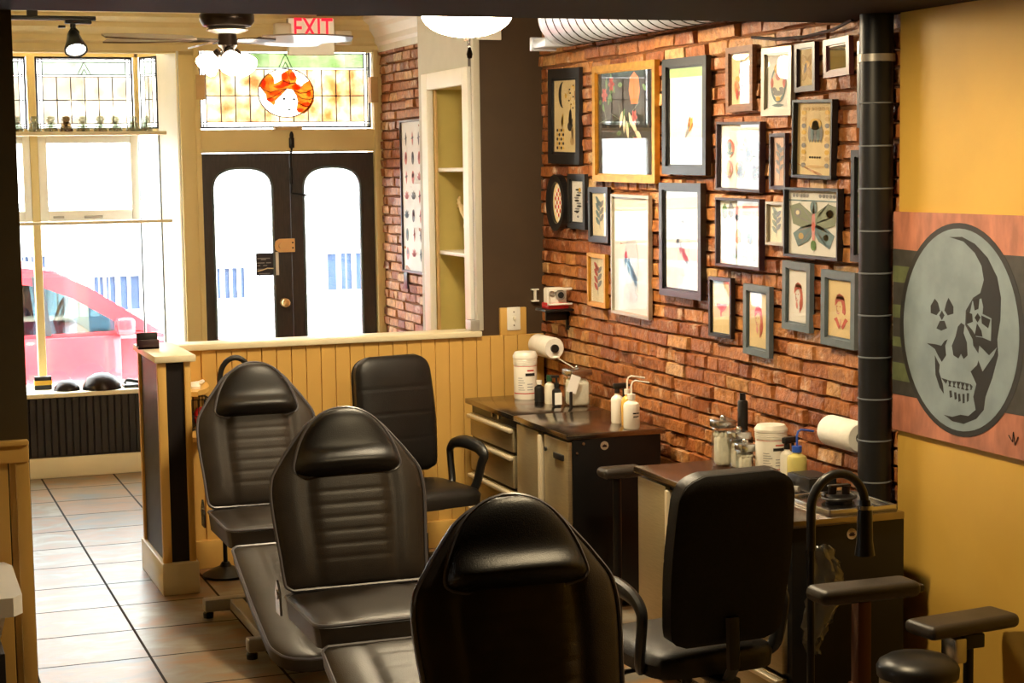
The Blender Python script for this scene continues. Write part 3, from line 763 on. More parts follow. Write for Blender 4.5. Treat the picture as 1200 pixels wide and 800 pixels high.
# spiral duct along the top of the brick wall
p0, p1 = Vector((3.17, 7.95, 2.65)), Vector((3.19, 5.86, 2.64))
b = MB(); L_ = (p1-p0).length; Md = Matrix.Translation(p0) @ (p1-p0).to_track_quat('Z', 'Y').to_matrix().to_4x4()
b.lathe([(0, 0), (.10, .0), (.135, .03), (.138, .05), (.138, .06), (.135, .062), (.135, L_), (0, L_)], n=40, M=Md)
t = thing('spiral_duct', 'silver spiral ventilation duct running below the ceiling along the brick wall', 'duct', tuple(p0))
dd = part('duct_tube', b, M['duct'], t, world=True)
pts = []
n_ = int(26*(L_-.1)/.085*1)
for i in range(n_+1):
    a = 2*PI*i/26; z = .08+(L_-.1)*i/n_
    pts.append(Md @ Vector((.1355*math.cos(a), .1355*math.sin(a), z)))
part('spiral_seam', MB().tube(pts, .0035, n=5), M['pipe'], dd, world=True)
part('duct_boot', MB().box(3.08, 3.19, 7.95, 8.12, 2.515, 2.56, bev=.006).box(3.07, 3.20, 8.10, 8.125, 2.505, 2.57, bev=.003), M['duct'], t, world=True)
part('hanger', MB().box(3.165, 3.175, 7.2, 7.23, 2.78, CZ, bev=0).box(3.18, 3.19, 6.3, 6.33, 2.77, CZ), M['blackmetal'], t, world=True)

t = thing('drain_pipe', 'dark jointed vertical pipe where the brick meets the mustard wall', 'pipe', (3.285, 5.347, 0))
px_, py_ = 3.285, 5.347
pp = part('pipe_run', MB().lathe([(0, 0), (.058, 0), (.058, 2.45), (0, 2.45)], c=(px_, py_, 0), n=28), M['pipe'], t, world=True)
b = MB(); z = .12
while z < 2.4:
    b.lathe([(.0575, z-.003), (.0605, z-.002), (.0605, z+.002), (.0575, z+.003)], c=(px_, py_, 0), n=28, cap=False); z += .145
part('pipe_joint', b, M['iron'], t, world=True)
part('pipe_clamp', MB().lathe([(.0575, 2.29), (.064, 2.29), (.064, 2.315), (.0575, 2.315)], c=(px_, py_, 0), n=28, cap=False).cyl((px_, py_, 2.30), (WX, py_+.02, 2.30), .008), M['silverpaint'], t, world=True)
# thin loop of cable near the ceiling
solo('wall_cable', MB().tube([(3.30, 6.28, 2.44), (3.31, 6.1, 2.42), (3.32, 5.9, 2.415), (3.32, 5.7, 2.425), (3.31, 5.55, 2.449)], .006, n=8), M['blackplastic'], 'black cable sagging along the top of the brick wall', 'cable')
t = thing('junction_box', 'white box mounted high on the dark wall beside the lit glass bowl', 'box', (3.05, HY-.01, 2.63))
part('box_body', MB().box(2.995, 3.105, HY-.05, HY+.02, 2.60, 2.66, bev=.006), M['white'], t, world=True)
part('box_lid', MB().box(2.99, 3.11, HY-.058, HY-.05, 2.595, 2.665, bev=.003), M['white'], t, world=True)

# ------------------------------------------------------------------ pictures on the brick wall
def picture(key, yc, zc, w, h, roll, fw_, fmat, pmat, label, art=None, glass=True, depth=.02, matw=0, mmat=None, X=None, cat='picture', gap=.012, group=None):
    """frame hung on the right wall; local a runs to the viewer's right, b up"""
    X = (WX-.016) if X is None else X
    t = thing('picture_frame', label, cat, (X, yc, zc), 0, group)
    cr, sr = math.cos(roll), math.sin(roll)
    def fr(a, b, dx=0):
        return Vector((-dx, -(a*cr-b*sr), a*sr+b*cr))
    def rect(b_, a0, a1, c0, c1, d0, d1):
        b_.prism([(a0, c0), (a1, c0), (a1, c1), (a0, c1)], lambda p, q: fr(p, q, d0), (-(d1-d0), 0, 0))
    W, Hh = w/2, h/2
    b = MB()
    for a in ((-W, -W+fw_, -Hh, Hh), (W-fw_, W, -Hh, Hh), (-W+fw_, W-fw_, Hh-fw_, Hh), (-W+fw_, W-fw_, -Hh, -Hh+fw_)):
        rect(b, *a, 0, depth)
    ff = part('frame', b, fmat, t, sharp=20)
    # inner bevel slip
    b = MB(); s = fw_*.25; iw, ih = W-fw_, Hh-fw_
    for a in ((-iw, -iw+s, -ih, ih), (iw-s, iw, -ih, ih), (-iw, iw, ih-s, ih), (-iw, iw, -ih, -ih+s)): rect(b, *a, .006, depth*.6)
    part('frame_slip', b, fmat, ff, sharp=20)
    b = MB(); rect(b, -iw, iw, -ih, ih, .002, .007); part('backing', b, mmat or pmat, t)
    if matw:
        b = MB(); rect(b, -iw+matw, iw-matw, -ih+matw, ih-matw, .0065, .008); part('sheet', b, pmat, t)
    if art:
        sh = {}
        def poly(mat, pts):
            n = len(pts)
            sh.setdefault(mat, MB()).prism(pts, lambda p, q: fr(p, q, .0085+.0001*len(sh)), (-.0006, 0, 0))
        art(poly, iw-matw, ih-matw)
        for mname, b in sh.items(): part({'pinkink': 'pink', 'greyink': 'grey', 'tealink': 'teal', 'ink': 'black', 'mattan': 'tan', 'greenmat': 'sage', 'palegreen_ink': 'pale_green', 'paper': 'cream', 'whitepaper': 'white', 'faint': 'faint_grey', 'faintpink': 'faint_pink'}.get(mname, mname)+'_motif', b, M[mname], t)
    if glass:
        b = MB(); rect(b, -iw+s, iw-s, -ih+s, ih-s, depth*.5, depth*.5+.001); part('glass', b, M['picglass'], t)
    return t

def ell(cx, cy, rx, ry, n=20, a0=0, a1=2*PI): return [(cx+rx*math.cos(a0+(a1-a0)*i/n), cy+ry*math.sin(a0+(a1-a0)*i/n)) for i in range(n+(0 if abs(a1-a0-2*PI) < 1e-6 else 1))]
def crescent(cx, cy, r, k=.55, rot=0):
    o = [(r*math.cos(a), r*math.sin(a)) for a in [PI*.55+PI*.9*1*i/14*1.0 for i in range(15)]]
    a_ = PI*.55
    inn = [(r*math.cos(a_+PI*.9*i/14)*k*.9+0, r*math.sin(a_+PI*.9*i/14)*.96) for i in range(14, -1, -1)]
    pts = o+inn
    c, s = math.cos(rot), math.sin(rot)
    return [(cx+p*c-q*s, cy+p*s+q*c) for p, q in pts]
def leaf(cx, cy, L, w, rot):
    c, s = math.cos(rot), math.sin(rot); out = []
    pts = [(L*t, w*math.sin(PI*t)**.8/2) for t in [i/8 for i in range(9)]]
    pts = pts+[(a, -b) for a, b in pts[-2:0:-1]]
    return [(cx+p*c-q*s, cy+p*s+q*c) for p, q in pts]
def scatter(mats, n, smin, smax, seed, marg=.9):
    def art(poly, W, Hh):
        r = random.Random(seed)
        for i in range(n):
            cx, cy = r.uniform(-W, W)*marg*.85, r.uniform(-Hh, Hh)*marg*.85
            poly(mats[i % len(mats)], leaf(cx, cy, r.uniform(smin, smax), r.uniform(smin, smax)*.45, r.uniform(0, 6.28)))
    return art
def flash_sheet(seed, mats, nx, ny):
    """grid of small drawn designs"""
    def art(poly, W, Hh):
        r = random.Random(seed)
        for i in range(nx):
            for j in range(ny):
                cx = (-1+2*(i+.5)/nx)*W*.9+r.uniform(-.1, .1)*W/nx; cy = (-1+2*(j+.5)/ny)*Hh*.9
                s = min(W/nx, Hh/ny)*.8; m = mats[r.randrange(len(mats))]
                kind = r.randrange(3)
                if kind == 0:
                    poly(m, ell(cx, cy, s*.5, s*.75)); poly(mats[(i+j) % len(mats)], ell(cx, cy+s*.2, s*.3, s*.3))
                elif kind == 1:
                    for k in range(5): poly(m, leaf(cx, cy-s*.3, s*1.0, s*.35, .5+k*.55))
                else:
                    poly(m, leaf(cx, cy-s*.8, s*1.6, s*.5, 1.57)); poly(mats[(i+2*j) % len(mats)], leaf(cx-s*.5, cy, s, s*.3, .2))
    return art
def art_moon(poly, W, Hh):
    poly('ink', crescent(-W*.15, Hh*.58, Hh*.36, .5, 0))
    poly('yellow', ell(W*.05, Hh*.55, W*.08, Hh*.07))
    for i in range(7): poly('yellow', leaf(W*.55+W*.18*math.sin(i*2), Hh*(.8-.1*i), Hh*.12, Hh*.05, i*1.3)); poly('ink', ell(W*.5+W*.2*math.cos(i*2.2), Hh*(.82-.1*i), W*.06, Hh*.022))
    for k in range(5): poly('yellow', leaf(-W*.25-.0*k, Hh*.0+Hh*.02*k, Hh*.3, W*.13, -1.57-.15+.1*k))
    for k, (l, a) in enumerate(((.34, 1.75), (.46, 1.62), (.5, 1.5), (.44, 1.38), (.28, .9))): poly('ink', leaf(W*.42, -Hh*.28, Hh*l, W*.17, a))
    poly('ink', ell(W*.42, -Hh*.27, W*.22, Hh*.13))
    for k, (l, a) in enumerate(((.3, 1.75), (.36, 1.6), (.34, 1.45))): poly('mattan', leaf(W*.62, -Hh*.62, Hh*l, W*.16, a))
    poly('mattan', ell(W*.6, -Hh*.66, W*.17, Hh*.12))
    for i in range(4):
        for j in range(5): poly('yellow' if (i+j) % 2 else 'ink', ell(-W*.42+W*.17*(i-1.5), -Hh*(.38+.12*j), W*.075, Hh*.045, 8))
def art_oval(poly, W, Hh): pass
def art_snake(poly, W, Hh):
    for i in range(9): poly('greyink' if i % 2 else 'ink', ell(W*.25*math.sin(i*1.4), Hh*(.6-.14*i), W*.42, Hh*.055, 14))
    poly('yellow', ell(W*.35, Hh*.6, W*.2, Hh*.12)); poly('ink', leaf(-W*.3, -Hh*.6, W*.6, Hh*.12, .3)); poly('greyink', ell(0, -Hh*.78, W*.18, Hh*.06))
def art_sprig(c1, c2):
    def art(poly, W, Hh):
        poly(c1, leaf(0, -Hh*.75, Hh*1.5, W*.1, 1.57))
        for i in range(7): poly(c1 if i % 2 else c2, leaf(0, -Hh*.5+Hh*.17*i, W*.7, W*.28, .6 if i % 2 else 2.5))
        poly(c2, ell(-W*.1, Hh*.55, W*.3, Hh*.12))
    return art
def art_gold(poly, W, Hh):
    poly('ink', [(-W, -Hh), (W, -Hh), (W, Hh), (-W, Hh)])
    r = random.Random(11)
    for i in range(9): poly('greenmat', leaf(r.uniform(-W, W*.8), r.uniform(-Hh, Hh*.9), Hh*.5, Hh*.012, r.uniform(0, 3.1)))
    for i in range(26): poly('green', leaf(r.uniform(-W*.95, W*.8), r.uniform(-Hh*.95, Hh*.8), Hh*r.uniform(.14, .26), Hh*.1, r.uniform(0, 6.2)))
    for cx_, cy_ in ((-.75, .55), (-.7, -.62), (-.2, -.75), (.35, -.4), (.3, .1), (-.5, .75)):
        for k in range(6): poly('salmon' if k % 2 else 'red', leaf(cx_*W, cy_*Hh, Hh*.15, Hh*.09, k*1.05))
    poly('orange', [(W*p, Hh*q) for p, q in ((.2, .35), (.12, .6), (.16, .85), (.3, .95), (.44, .85), (.5, .6), (.42, .35))])
    for i in range(6): poly('paper', leaf(W*(-.2+.15*i), Hh*(-.1-.1*(i % 3)), Hh*.35, Hh*.12, 1.2+.3*i))
def art_bird(poly, W, Hh):
    poly('palegreen_ink', [(-W, Hh*.78), (W, Hh*.78), (W, Hh), (-W, Hh)])
    for k, (a, l) in enumerate(((.6, .4), (.9, .5), (1.2, .45))): poly('yellow' if k % 2 else 'orange', leaf(W*.05, -Hh*.3, Hh*l*.7, Hh*.12, a))
    poly('greyink', leaf(-W*.1, -Hh*.45, Hh*.35, Hh*.1, .9)); poly('pinkink', ell(-W*.3, -Hh*.55, W*.2, Hh*.08)); poly('salmon', ell(W*.45, -Hh*.6, W*.12, Hh*.06))
def art_figure(c):
    def art(poly, W, Hh):
        poly(c, ell(0, Hh*.5, W*.3, Hh*.13)); poly(c, leaf(0, -Hh*.8, Hh*1.3, W*.8, 1.57))
        for i in range(4): poly('faint', leaf(-W*.4+W*.25*i, -Hh*.2-Hh*.12*i, Hh*.3, W*.2, 1.2+.3*i))
        poly('faintpink', ell(0, -Hh*.7, W*.35, Hh*.1)); poly('faintpink', leaf(-W*.3, Hh*.25, W*.6, Hh*.06, .1))
    return art
def art_headdress(poly, W, Hh):
    for k in range(11):
        a = -1.15+k*.235; cx_, cy_ = -W*.25, -Hh*.02
        poly('ink', leaf(cx_+Hh*.42*math.cos(a)*.85, cy_+Hh*.42*math.sin(a), Hh*.36, Hh*.15, a))
        poly('whitepaper', leaf(cx_, cy_, Hh*.62, Hh*.12, a)) if k % 2 else poly('red', leaf(cx_+Hh*.12*math.cos(a), cy_+Hh*.12*math.sin(a), Hh*.48, Hh*.11, a))
    poly('yellow', ell(-W*.32, 0, W*.22, Hh*.12)); poly('mattan', leaf(-W*.45, -Hh*.42, Hh*.45, W*.45, 1.45)); poly('orange', leaf(-W*.5, -Hh*.55, Hh*.5, W*.25, 1.5))
    poly('red', leaf(-W*.4, -Hh*.3, Hh*.5, W*.22, -1.5)); poly('green', leaf(W*.02, -Hh*.35, Hh*.34, W*.25, -1.2)); poly('red', leaf(-W*.12, -Hh*.42, Hh*.22, W*.2, -1.5))
def art_portrait(poly, W, Hh):
    poly('tealink', ell(0, -Hh*.1, W*.62, Hh*.66, 28)); poly('paper', ell(0, -Hh*.08, W*.5, Hh*.55, 28)); poly('yellow', ell(0, Hh*.45, W*.35, Hh*.2)); poly('pinkink', ell(0, Hh*.2, W*.22, Hh*.17))
    for s in (-1, 1): poly('salmon', leaf(s*W*.5, -Hh*.25, Hh*.4, W*.25, 1.57)); poly('greyink', leaf(s*W*.3, -Hh*.4, Hh*.2, W*.5, 1.3))
    poly('greyink', leaf(-W*.5, -Hh*.42, W*1.0, Hh*.18, 0)); poly('yellow', ell(0, -Hh*.62, W*.2, Hh*.08)); poly('tealink', leaf(-W*.5, -Hh*.85, W*1.0, Hh*.12, 0))
def art_cross(poly, W, Hh):
    for a in (.9, 2.2, 4.1, 5.4): poly('mattan', leaf(0, 0, Hh*.85, W*.5, a))
    poly('yellow', ell(0, Hh*.15, W*.3, Hh*.2)); poly('greyink', leaf(-W*.3, -Hh*.3, Hh*.6, W*.3, 1.2))
def art_tall(poly, W, Hh):
    r = random.Random(4)
    for s in (-1, 1):
        for i in range(9): poly(('yellow', 'mattan', 'greyink')[i % 3], ell(s*W*.62, Hh*(.72-.18*i), W*.12, Hh*.065))
    for i in range(7): poly('mattan', ell(W*(-.6+.2*i), Hh*.82, W*.08, Hh*.05))
    for i in range(5): poly(('greyink', 'tealink')[i % 2], leaf(W*(-.3+.15*i), -Hh*.1, Hh*.5, W*.2, 1.57)); poly('ink', ell(W*(-.26+.13*i), -Hh*.5, W*.05, Hh*.03))
    poly('yellow', ell(0, Hh*.4, W*.32, Hh*.16)); poly('greyink', ell(0, Hh*.4, W*.18, Hh*.1)); poly('mattan', leaf(-W*.6, -Hh*.75, W*1.2, Hh*.08, 0))
def art_flash_up(poly, W, Hh):
    for x, y, m1, m2 in ((-.55, .25, 'salmon', 'tealink'), (.05, .45, 'orange', 'pinkink'), (.65, .25, 'tealink', 'greyink'), (-.6, -.4, 'pinkink', 'mattan'), (-.02, -.4, 'mattan', 'salmon'), (.65, -.45, 'greyink', 'pinkink'), (.35, .1, 'yellow', 'tealink')):
        poly(m1, ell(x*W, y*Hh, W*.22, Hh*.28)); poly('paper', ell(x*W, y*Hh-.01, W*.13, Hh*.2)); poly(m2, ell(x*W, (y+.08)*Hh, W*.1, Hh*.12))
        for k in range(4): poly(m2, leaf(x*W, (y-.2)*Hh, W*.2, Hh*.08, .3+.8*k))
def art_flash_low(poly, W, Hh):
    poly('pinkink', [(W*.1, Hh*.55), (W*.85, Hh*.55), (W*.85, Hh*.85), (W*.1, Hh*.85)]); poly('mattan', [(W*.1, Hh*.55), (W*.85, Hh*.55), (W*.85, Hh*.68), (W*.1, Hh*.68)])
    for x, y, m1, m2 in ((-.75, .65, 'green', 'mattan'), (-.45, .7, 'greyink', 'mattan'), (-.15, .6, 'pinkink', 'greyink'), (-.1, -.1, 'mattan', 'orange'), (.45, -.1, 'tealink', 'mattan'), (-.3, -.6, 'greyink', 'green'), (.2, -.65, 'pinkink', 'salmon'), (.65, -.6, 'tealink', 'greyink')):
        poly(m1, leaf(x*W, (y-.25)*Hh, Hh*.5, W*.25, 1.57)); poly(m2, ell(x*W, (y-.12)*Hh, W*.13, Hh*.09))
def art_moth(poly, W, Hh):
    poly('tealink', [(-W, Hh*.66), (W, Hh*.66), (W, Hh*.7), (-W, Hh*.7)])
    for s in (-1, 1):
        poly('greenmat', [(0, Hh*.25), (s*W*.55, Hh*.6), (s*W*.93, Hh*.5), (s*W*.8, -.05*Hh), (s*W*.3, -Hh*.2), (0, -Hh*.1)]); poly('tealink', [(0, 0), (s*W*.5, -Hh*.15), (s*W*.8, -Hh*.35), (s*W*.6, -Hh*.75), (s*W*.2, -Hh*.55), (0, -Hh*.25)])
        poly('greyink', ell(s*W*.62, Hh*.3, W*.14, Hh*.13)); poly('paper', ell(s*W*.62, Hh*.3, W*.07, Hh*.07)); poly('mattan', ell(s*W*.48, -Hh*.42, W*.1, Hh*.1))
        for k in range(4): poly('greyink', leaf(s*W*.08, Hh*.1-.1*k*Hh, W*.6, Hh*.05, (0 if s > 0 else PI)+s*(.6-.4*k)))
        for k in range(5): poly('greyink', ell(s*W*(.25+.13*k), Hh*.83, W*.05, Hh*.06))
    poly('pinkink', leaf(0, -Hh*.7, Hh*1.3, W*.14, 1.57)); poly('tealink', ell(0, Hh*.48, W*.13, Hh*.2)); poly('salmon', ell(0, -Hh*.1, W*.06, Hh*.14)); poly('green', ell(0, -Hh*.68, W*.1, Hh*.16))
def art_heart(poly, W, Hh):
    pts = [(W*.5*math.sin(a)**3, Hh*(.16*math.cos(a)-.06*math.cos(2*a)-.02*math.cos(3*a))) for a in [2*PI*i/28 for i in range(28)]]
    poly('salmon', pts); poly('red', [(p*.5, q*.5) for p, q in pts]); poly('salmon', leaf(-W*.08, -Hh*.38, Hh*.3, W*.12, 1.6)); poly('salmon', leaf(-W*.6, 0, W*1.2, Hh*.05, .15))
def art_lady(seed, hat):
    def art(poly, W, Hh):
        r = random.Random(seed)
        hp = [(-.42, .1), (-.4, .3), (-.28, .47), (-.05, .55), (.2, .5), (.38, .34), (.46, .1), (.5, -.1), (.42, -.2), (.2, -.12), (.22, .1), (.1, .28), (-.15, .26), (-.32, .14)]
        poly('salmon', [(W*p, Hh*q) for p, q in hp])
        for k in range(5): poly('salmon', leaf(W*(-.3+.16*k), Hh*.3, Hh*.2, W*.14, 1.2+.2*k))
        poly('pinkink', [(W*p, Hh*q) for p, q in ((-.34, .12), (-.3, -.02), (-.26, -.16), (-.12, -.2), (0, -.14), (.0, -.11), (-.14, -.16), (-.23, -.12), (-.27, .0), (-.3, .12))])
        poly('red', ell(-W*.16, -Hh*.08, W*.05, Hh*.014)); poly('red', ell(-W*.22, Hh*.08, W*.06, Hh*.012)); poly('red', ell(W*.02, Hh*.08, W*.06, Hh*.012))
        if hat == 'collar':
            for s in (-1, 1): poly('salmon', [(W*(.1+s*p), Hh*q) for p, q in ((.05, -.62), (.35, -.3), (.6, -.38), (.42, -.48), (.3, -.62), (.16, -.72))])
            poly('pinkink', leaf(W*.08, -Hh*.68, Hh*.35, W*.06, 1.57))
        else:
            poly('salmon', leaf(W*.28, -Hh*.55, Hh*.6, W*.34, 1.45)); poly('pinkink', leaf(-W*.1, -Hh*.5, Hh*.3, W*.2, 1.7)); poly('salmon', leaf(W*.2, -Hh*.65, Hh*.3, W*.1, 1.5))
    return art
M['faint'] = mk('faint_grey_ink', lin(218, 218, 222), .7, var=.05, vs=30); M['faintpink'] = mk('faint_pink_ink', lin(232, 214, 216), .7)
M['palegreen_ink'] = mk('pale_green_ink', lin(170, 206, 130), .7)
A = dict
picture('moon', 8.337, 2.200, .42, .474, -.026, .048, M['blackframe'], M['agedpaper'], 'black framed sheet with crescent moon, hands and pineapple at the wall\'s far top', art_moon, matw=.006, mmat=M['ink'])
picture('snake', 8.181, 1.778, .228, .271, -.012, .028, M['blackframe'], M['whitepaper'], 'small black framed ink drawing right beside the oval frame', art_snake, matw=.012)
picture('thin', 7.906, 1.719, .242, .263, .003, .024, M['blackframe'], M['paper'], 'black framed grey botanical sketch hanging left of the tall pale sheet', art_sprig('greyink', 'tealink'), matw=.01)
picture('goldsmall', 7.936, 1.403, .226, .257, -.008, .018, M['gold'], M['paper'], 'small gold framed flower stem, lowest at the far end of the wall', art_sprig('greyink', 'salmon'), matw=.012)
picture('gold', 7.590, 2.146, .714, .544, -.013, .03, M['gold'], M['paper'], 'large gold framed dark painting of flowers and leaves', art_gold, depth=.026)
picture('blacktop', 6.941, 2.156, .43, .496, -.015, .035, M['blackframe'], M['whitepaper'], 'large black framed print with small yellow bird, right of the gold frame', art_bird, depth=.026)
picture('whitelong', 7.537, 1.537, .429, .56, -.012, .012, M['silverframe'], M['whitepaper'], 'tall pale drawing in a thin silver frame hung under the gold frame', art_figure('faint'))
picture('blacklong', 6.987, 1.626, .417, .494, -.003, .03, M['blackframe'], M['whitepaper'], 'tall black framed pale drawing hanging under the yellow bird print', art_figure('faint'), matw=.02, depth=.026)
picture('headdress', 6.441, 2.288, .231, .258, -.002, .024, M['brownframe'], M['agedpaper'], 'brown wood frame with head in a red and black feather headdress', art_headdress)
picture('silver', 6.134, 2.263, .238, .261, -.02, .024, M['silverframe'], M['whitepaper'], 'silver framed colour portrait between the headdress and a slim brown frame', art_portrait)
picture('brownslim', 5.914, 2.304, .153, .179, .006, .018, M['plumframe'], M['agedpaper'], 'small dark frame with brown crossed shapes, left of the tilted mirror', art_cross)
mi = picture('mirror', 5.686, 2.327, .182, .137, .03, .022, M['pinkframe'], M['whitepaper'], 'small tilted maroon framed mirror near the top of the pipe', None, glass=False, cat='mirror')
b = MB(); b.prism([(-.07, -.047), (.07, -.047), (.07, .047), (-.07, .047)], lambda p, q: Vector((-.009, -p, q+p*.03)), (-.002, 0, 0)); part('mirror_glass', b, mk('mirror_silvering', (.8, .85, .9, 1), .02, metal=1, var=.01), mi)
picture('cream', 5.851, 2.038, .296, .29, -.03, .01, M['blackframe'], M['agedpaper'], 'large cream sheet covered in small yellow and grey designs, thin black frame', art_tall, depth=.026)
picture('flashup', 6.444, 1.980, .383, .277, -.024, .009, M['plumframe'], M['whitepaper'], 'white sheet of coloured designs in thin dark frame, directly under the headdress', art_flash_up, depth=.026)
picture('slimpink', 6.124, 1.958, .128, .215, -.004, .012, M['plumframe'], mk('pink_paper', lin(222, 178, 150), .7), 'very narrow dark frame on pinkish paper between two large sheets', art_sprig('greyink', 'greyink'))
picture('flashlow', 6.451, 1.673, .388, .28, -.008, .009, M['plumframe'], M['whitepaper'], 'white sheet of coloured designs with pink banner, lower of two alike', art_flash_low, depth=.026)
picture('slimwhite', 6.148, 1.719, .143, .168, -.009, .01, M['silverframe'], M['paper'], 'narrow pale framed grey sketch just left of the moth print', art_sprig('greyink', 'greenmat'))
picture('moth', 5.862, 1.727, .404, .262, -.01, .009, M['blackframe'], M['whitepaper'], 'wide thin framed print of a large grey green moth', art_moth, depth=.026)
picture('heart', 6.618, 1.362, .207, .249, .007, .014, M['blackframe'], M['agedpaper'], 'thin black framed red heart drawing in the bottom row', art_heart)
picture('red1', 6.298, 1.331, .22, .282, -.013, .026, M['greyframe'], M['agedpaper'], 'blue grey framed red head drawing, lowest picture on the brick wall', art_lady(1, 'hair'), matw=.008)
picture('red2', 5.978, 1.447, .213, .262, -.018, .026, M['greyframe'], M['whitepaper'], 'blue grey framed faint pink figure drawing directly under the moth', art_lady(2, 'hair'), matw=.008)
picture('red3', 5.670, 1.420, .238, .277, -.016, .028, M['greyframe'], M['agedpaper'], 'blue grey framed red drawing of a woman with open collar beside the pipe', art_lady(3, 'collar'), matw=.008)
picture('edgetop', 5.478, 2.222, .122, .302, 0, .02, M['blackframe'], M['greenmat'], 'black framed green print half hidden behind the top of the pipe', scatter(['green', 'yellow', 'whitepaper'], 14, .03, .07, 5))
picture('edgelow', 5.497, 1.795, .168, .396, -.005, .024, M['blackframe'], M['whitepaper'], 'black framed picture with grey green mat half hidden behind the pipe', scatter(['greyink', 'pinkink'], 8, .03, .06, 6), matw=.035, mmat=M['greenmat'])
picture('posterfar', 10.973, 1.773, .5, .98, .0, .012, M['plumframe'], M['whitepaper'], 'tall poster of grey sketches on the brick beside the front door', flash_sheet(8, ['greyink', 'tealink', 'greyink', 'pinkink'], 3, 7), X=WX-.014, cat='poster', glass=False)
# small outlet plate under that poster
solo('wall_outlet', MB().box(WX-.026, WX-.014, 11.14, 11.22, 1.17, 1.28, bev=.004), M['plumframe'], 'small dark outlet plate on the brick under the tall poster', 'outlet')

# oval frame with red and white checks
t = thing('oval_frame', 'dark oval frame holding a red and white diamond pattern', 'picture', (WX-.016, 8.435, 1.769))
ry, rz_ = .125, .143
def ring3(b, ry_, rz__, ry2, rz2, d0, d1, n=40):
    o = [(ry_*math.cos(2*PI*i/n), rz__*math.sin(2*PI*i/n)) for i in range(n)]; q = [(ry2*math.cos(2*PI*i/n), rz2*math.sin(2*PI*i/n)) for i in range(n)]
    for i in range(n):
        j = (i+1) % n
        P = [Vector((-d0, *o[i])), Vector((-d0, *o[j])), Vector((-d1, *o[j])), Vector((-d1, *o[i])), Vector((-d1*.8, *q[i])), Vector((-d1*.8, *q[j])), Vector((-d0, *q[i])), Vector((-d0, *q[j]))]
        v = [b.bm.verts.new(p) for p in P]
        for f_ in ((0, 1, 2, 3), (3, 2, 5, 4), (4, 5, 7, 6), (6, 7, 1, 0)): b.bm.faces.new([v[k] for k in f_])
b = MB(); ring3(b, ry, rz_, ry*.62, rz_*.74, 0, .032); part('frame', b, M['blackframe'], t)
b = MB(); b.prism(ell(0, 0, ry*.64, rz_*.76, 36), lambda p, q: Vector((-.004, p, q)), (-.006, 0, 0)); part('backing', b, M['agedpaper'], t)
b = MB(); b2 = MB()
for i in range(-2, 3):
    for j in range(-4, 5):
        if (i/2.6)**2+(j/4.6)**2 < .8:
            k = .017; (b if (i+j) % 2 else b2).prism([(i*.02-k*.62, j*.021), (i*.02, j*.021+k*.7), (i*.02+k*.62, j*.021), (i*.02, j*.021-k*.7)], lambda p, q: Vector((-.0105, p, q)), (-.001, 0, 0))
part('red_diamond', b, M['red'], t); part('white_diamond', b2, M['whitepaper'], t)

# ------------------------------------------------------------------ skull painting
SX = 3.315
t = thing('skull_painting', 'large square painting of a grey skull in a circle on the mustard wall', 'painting', (SX, 4.91, 1.407))
def sk(b, pts, d=.0005, k=0): b.prism(pts, lambda p, q: (SX-.0005-k*.0004, p, q), (-d, 0, 0))
cop = mk('copper_brown_paint', lin(180, 116, 92), .5, var=.25, vs=7, stretch=(1, 2.5, 1), bump=.1)
part('panel', MB().box(SX, SX+.0148, 4.54, 5.282, 1.034, 1.781), cop, t, world=True)
b = MB()
cp_ = mk('charcoal_paint', lin(62, 60, 56), .55, var=.2, vs=20); sk(b, [(5.282, 1.655), (5.1, 1.652), (5.1, 1.158), (5.282, 1.157)], k=0); part('dark_stripe', b, cp_, t, world=True); b = MB(); sk(b, [(4.66, 1.659), (4.54, 1.659), (4.54, 1.171), (4.66, 1.169)], k=0)
part('dark_stripe', b, cp_, t, world=True)
b = MB()
for z0, z1 in ((1.542, 1.597), (1.421, 1.465), (1.322, 1.355), (1.206, 1.267)): sk(b, [(5.282, z0), (5.12, z0), (5.12, z1), (5.282, z1)], k=1)
part('green_stripe', b, mk('moss_paint', lin(96, 104, 72), .55, var=.2, vs=20), t, world=True)
b = MB(); sk(b, [(4.89+.346*math.cos(2*PI*i/64), 1.407+.345*math.sin(2*PI*i/64)) for i in range(64)], k=2); part('dark_ring', b, mk('ring_paint', lin(44, 44, 44), .5), t, world=True)
gs = mk('grey_skull_paint', lin(128, 143, 150), .5, var=.12, vs=9, bump=.05, bs=200)
b = MB(); sk(b, [(4.89+.322*math.cos(2*PI*i/64), 1.407+.327*math.sin(2*PI*i/64)) for i in range(64)], k=3); part('grey_disc', b, gs, t, world=True)
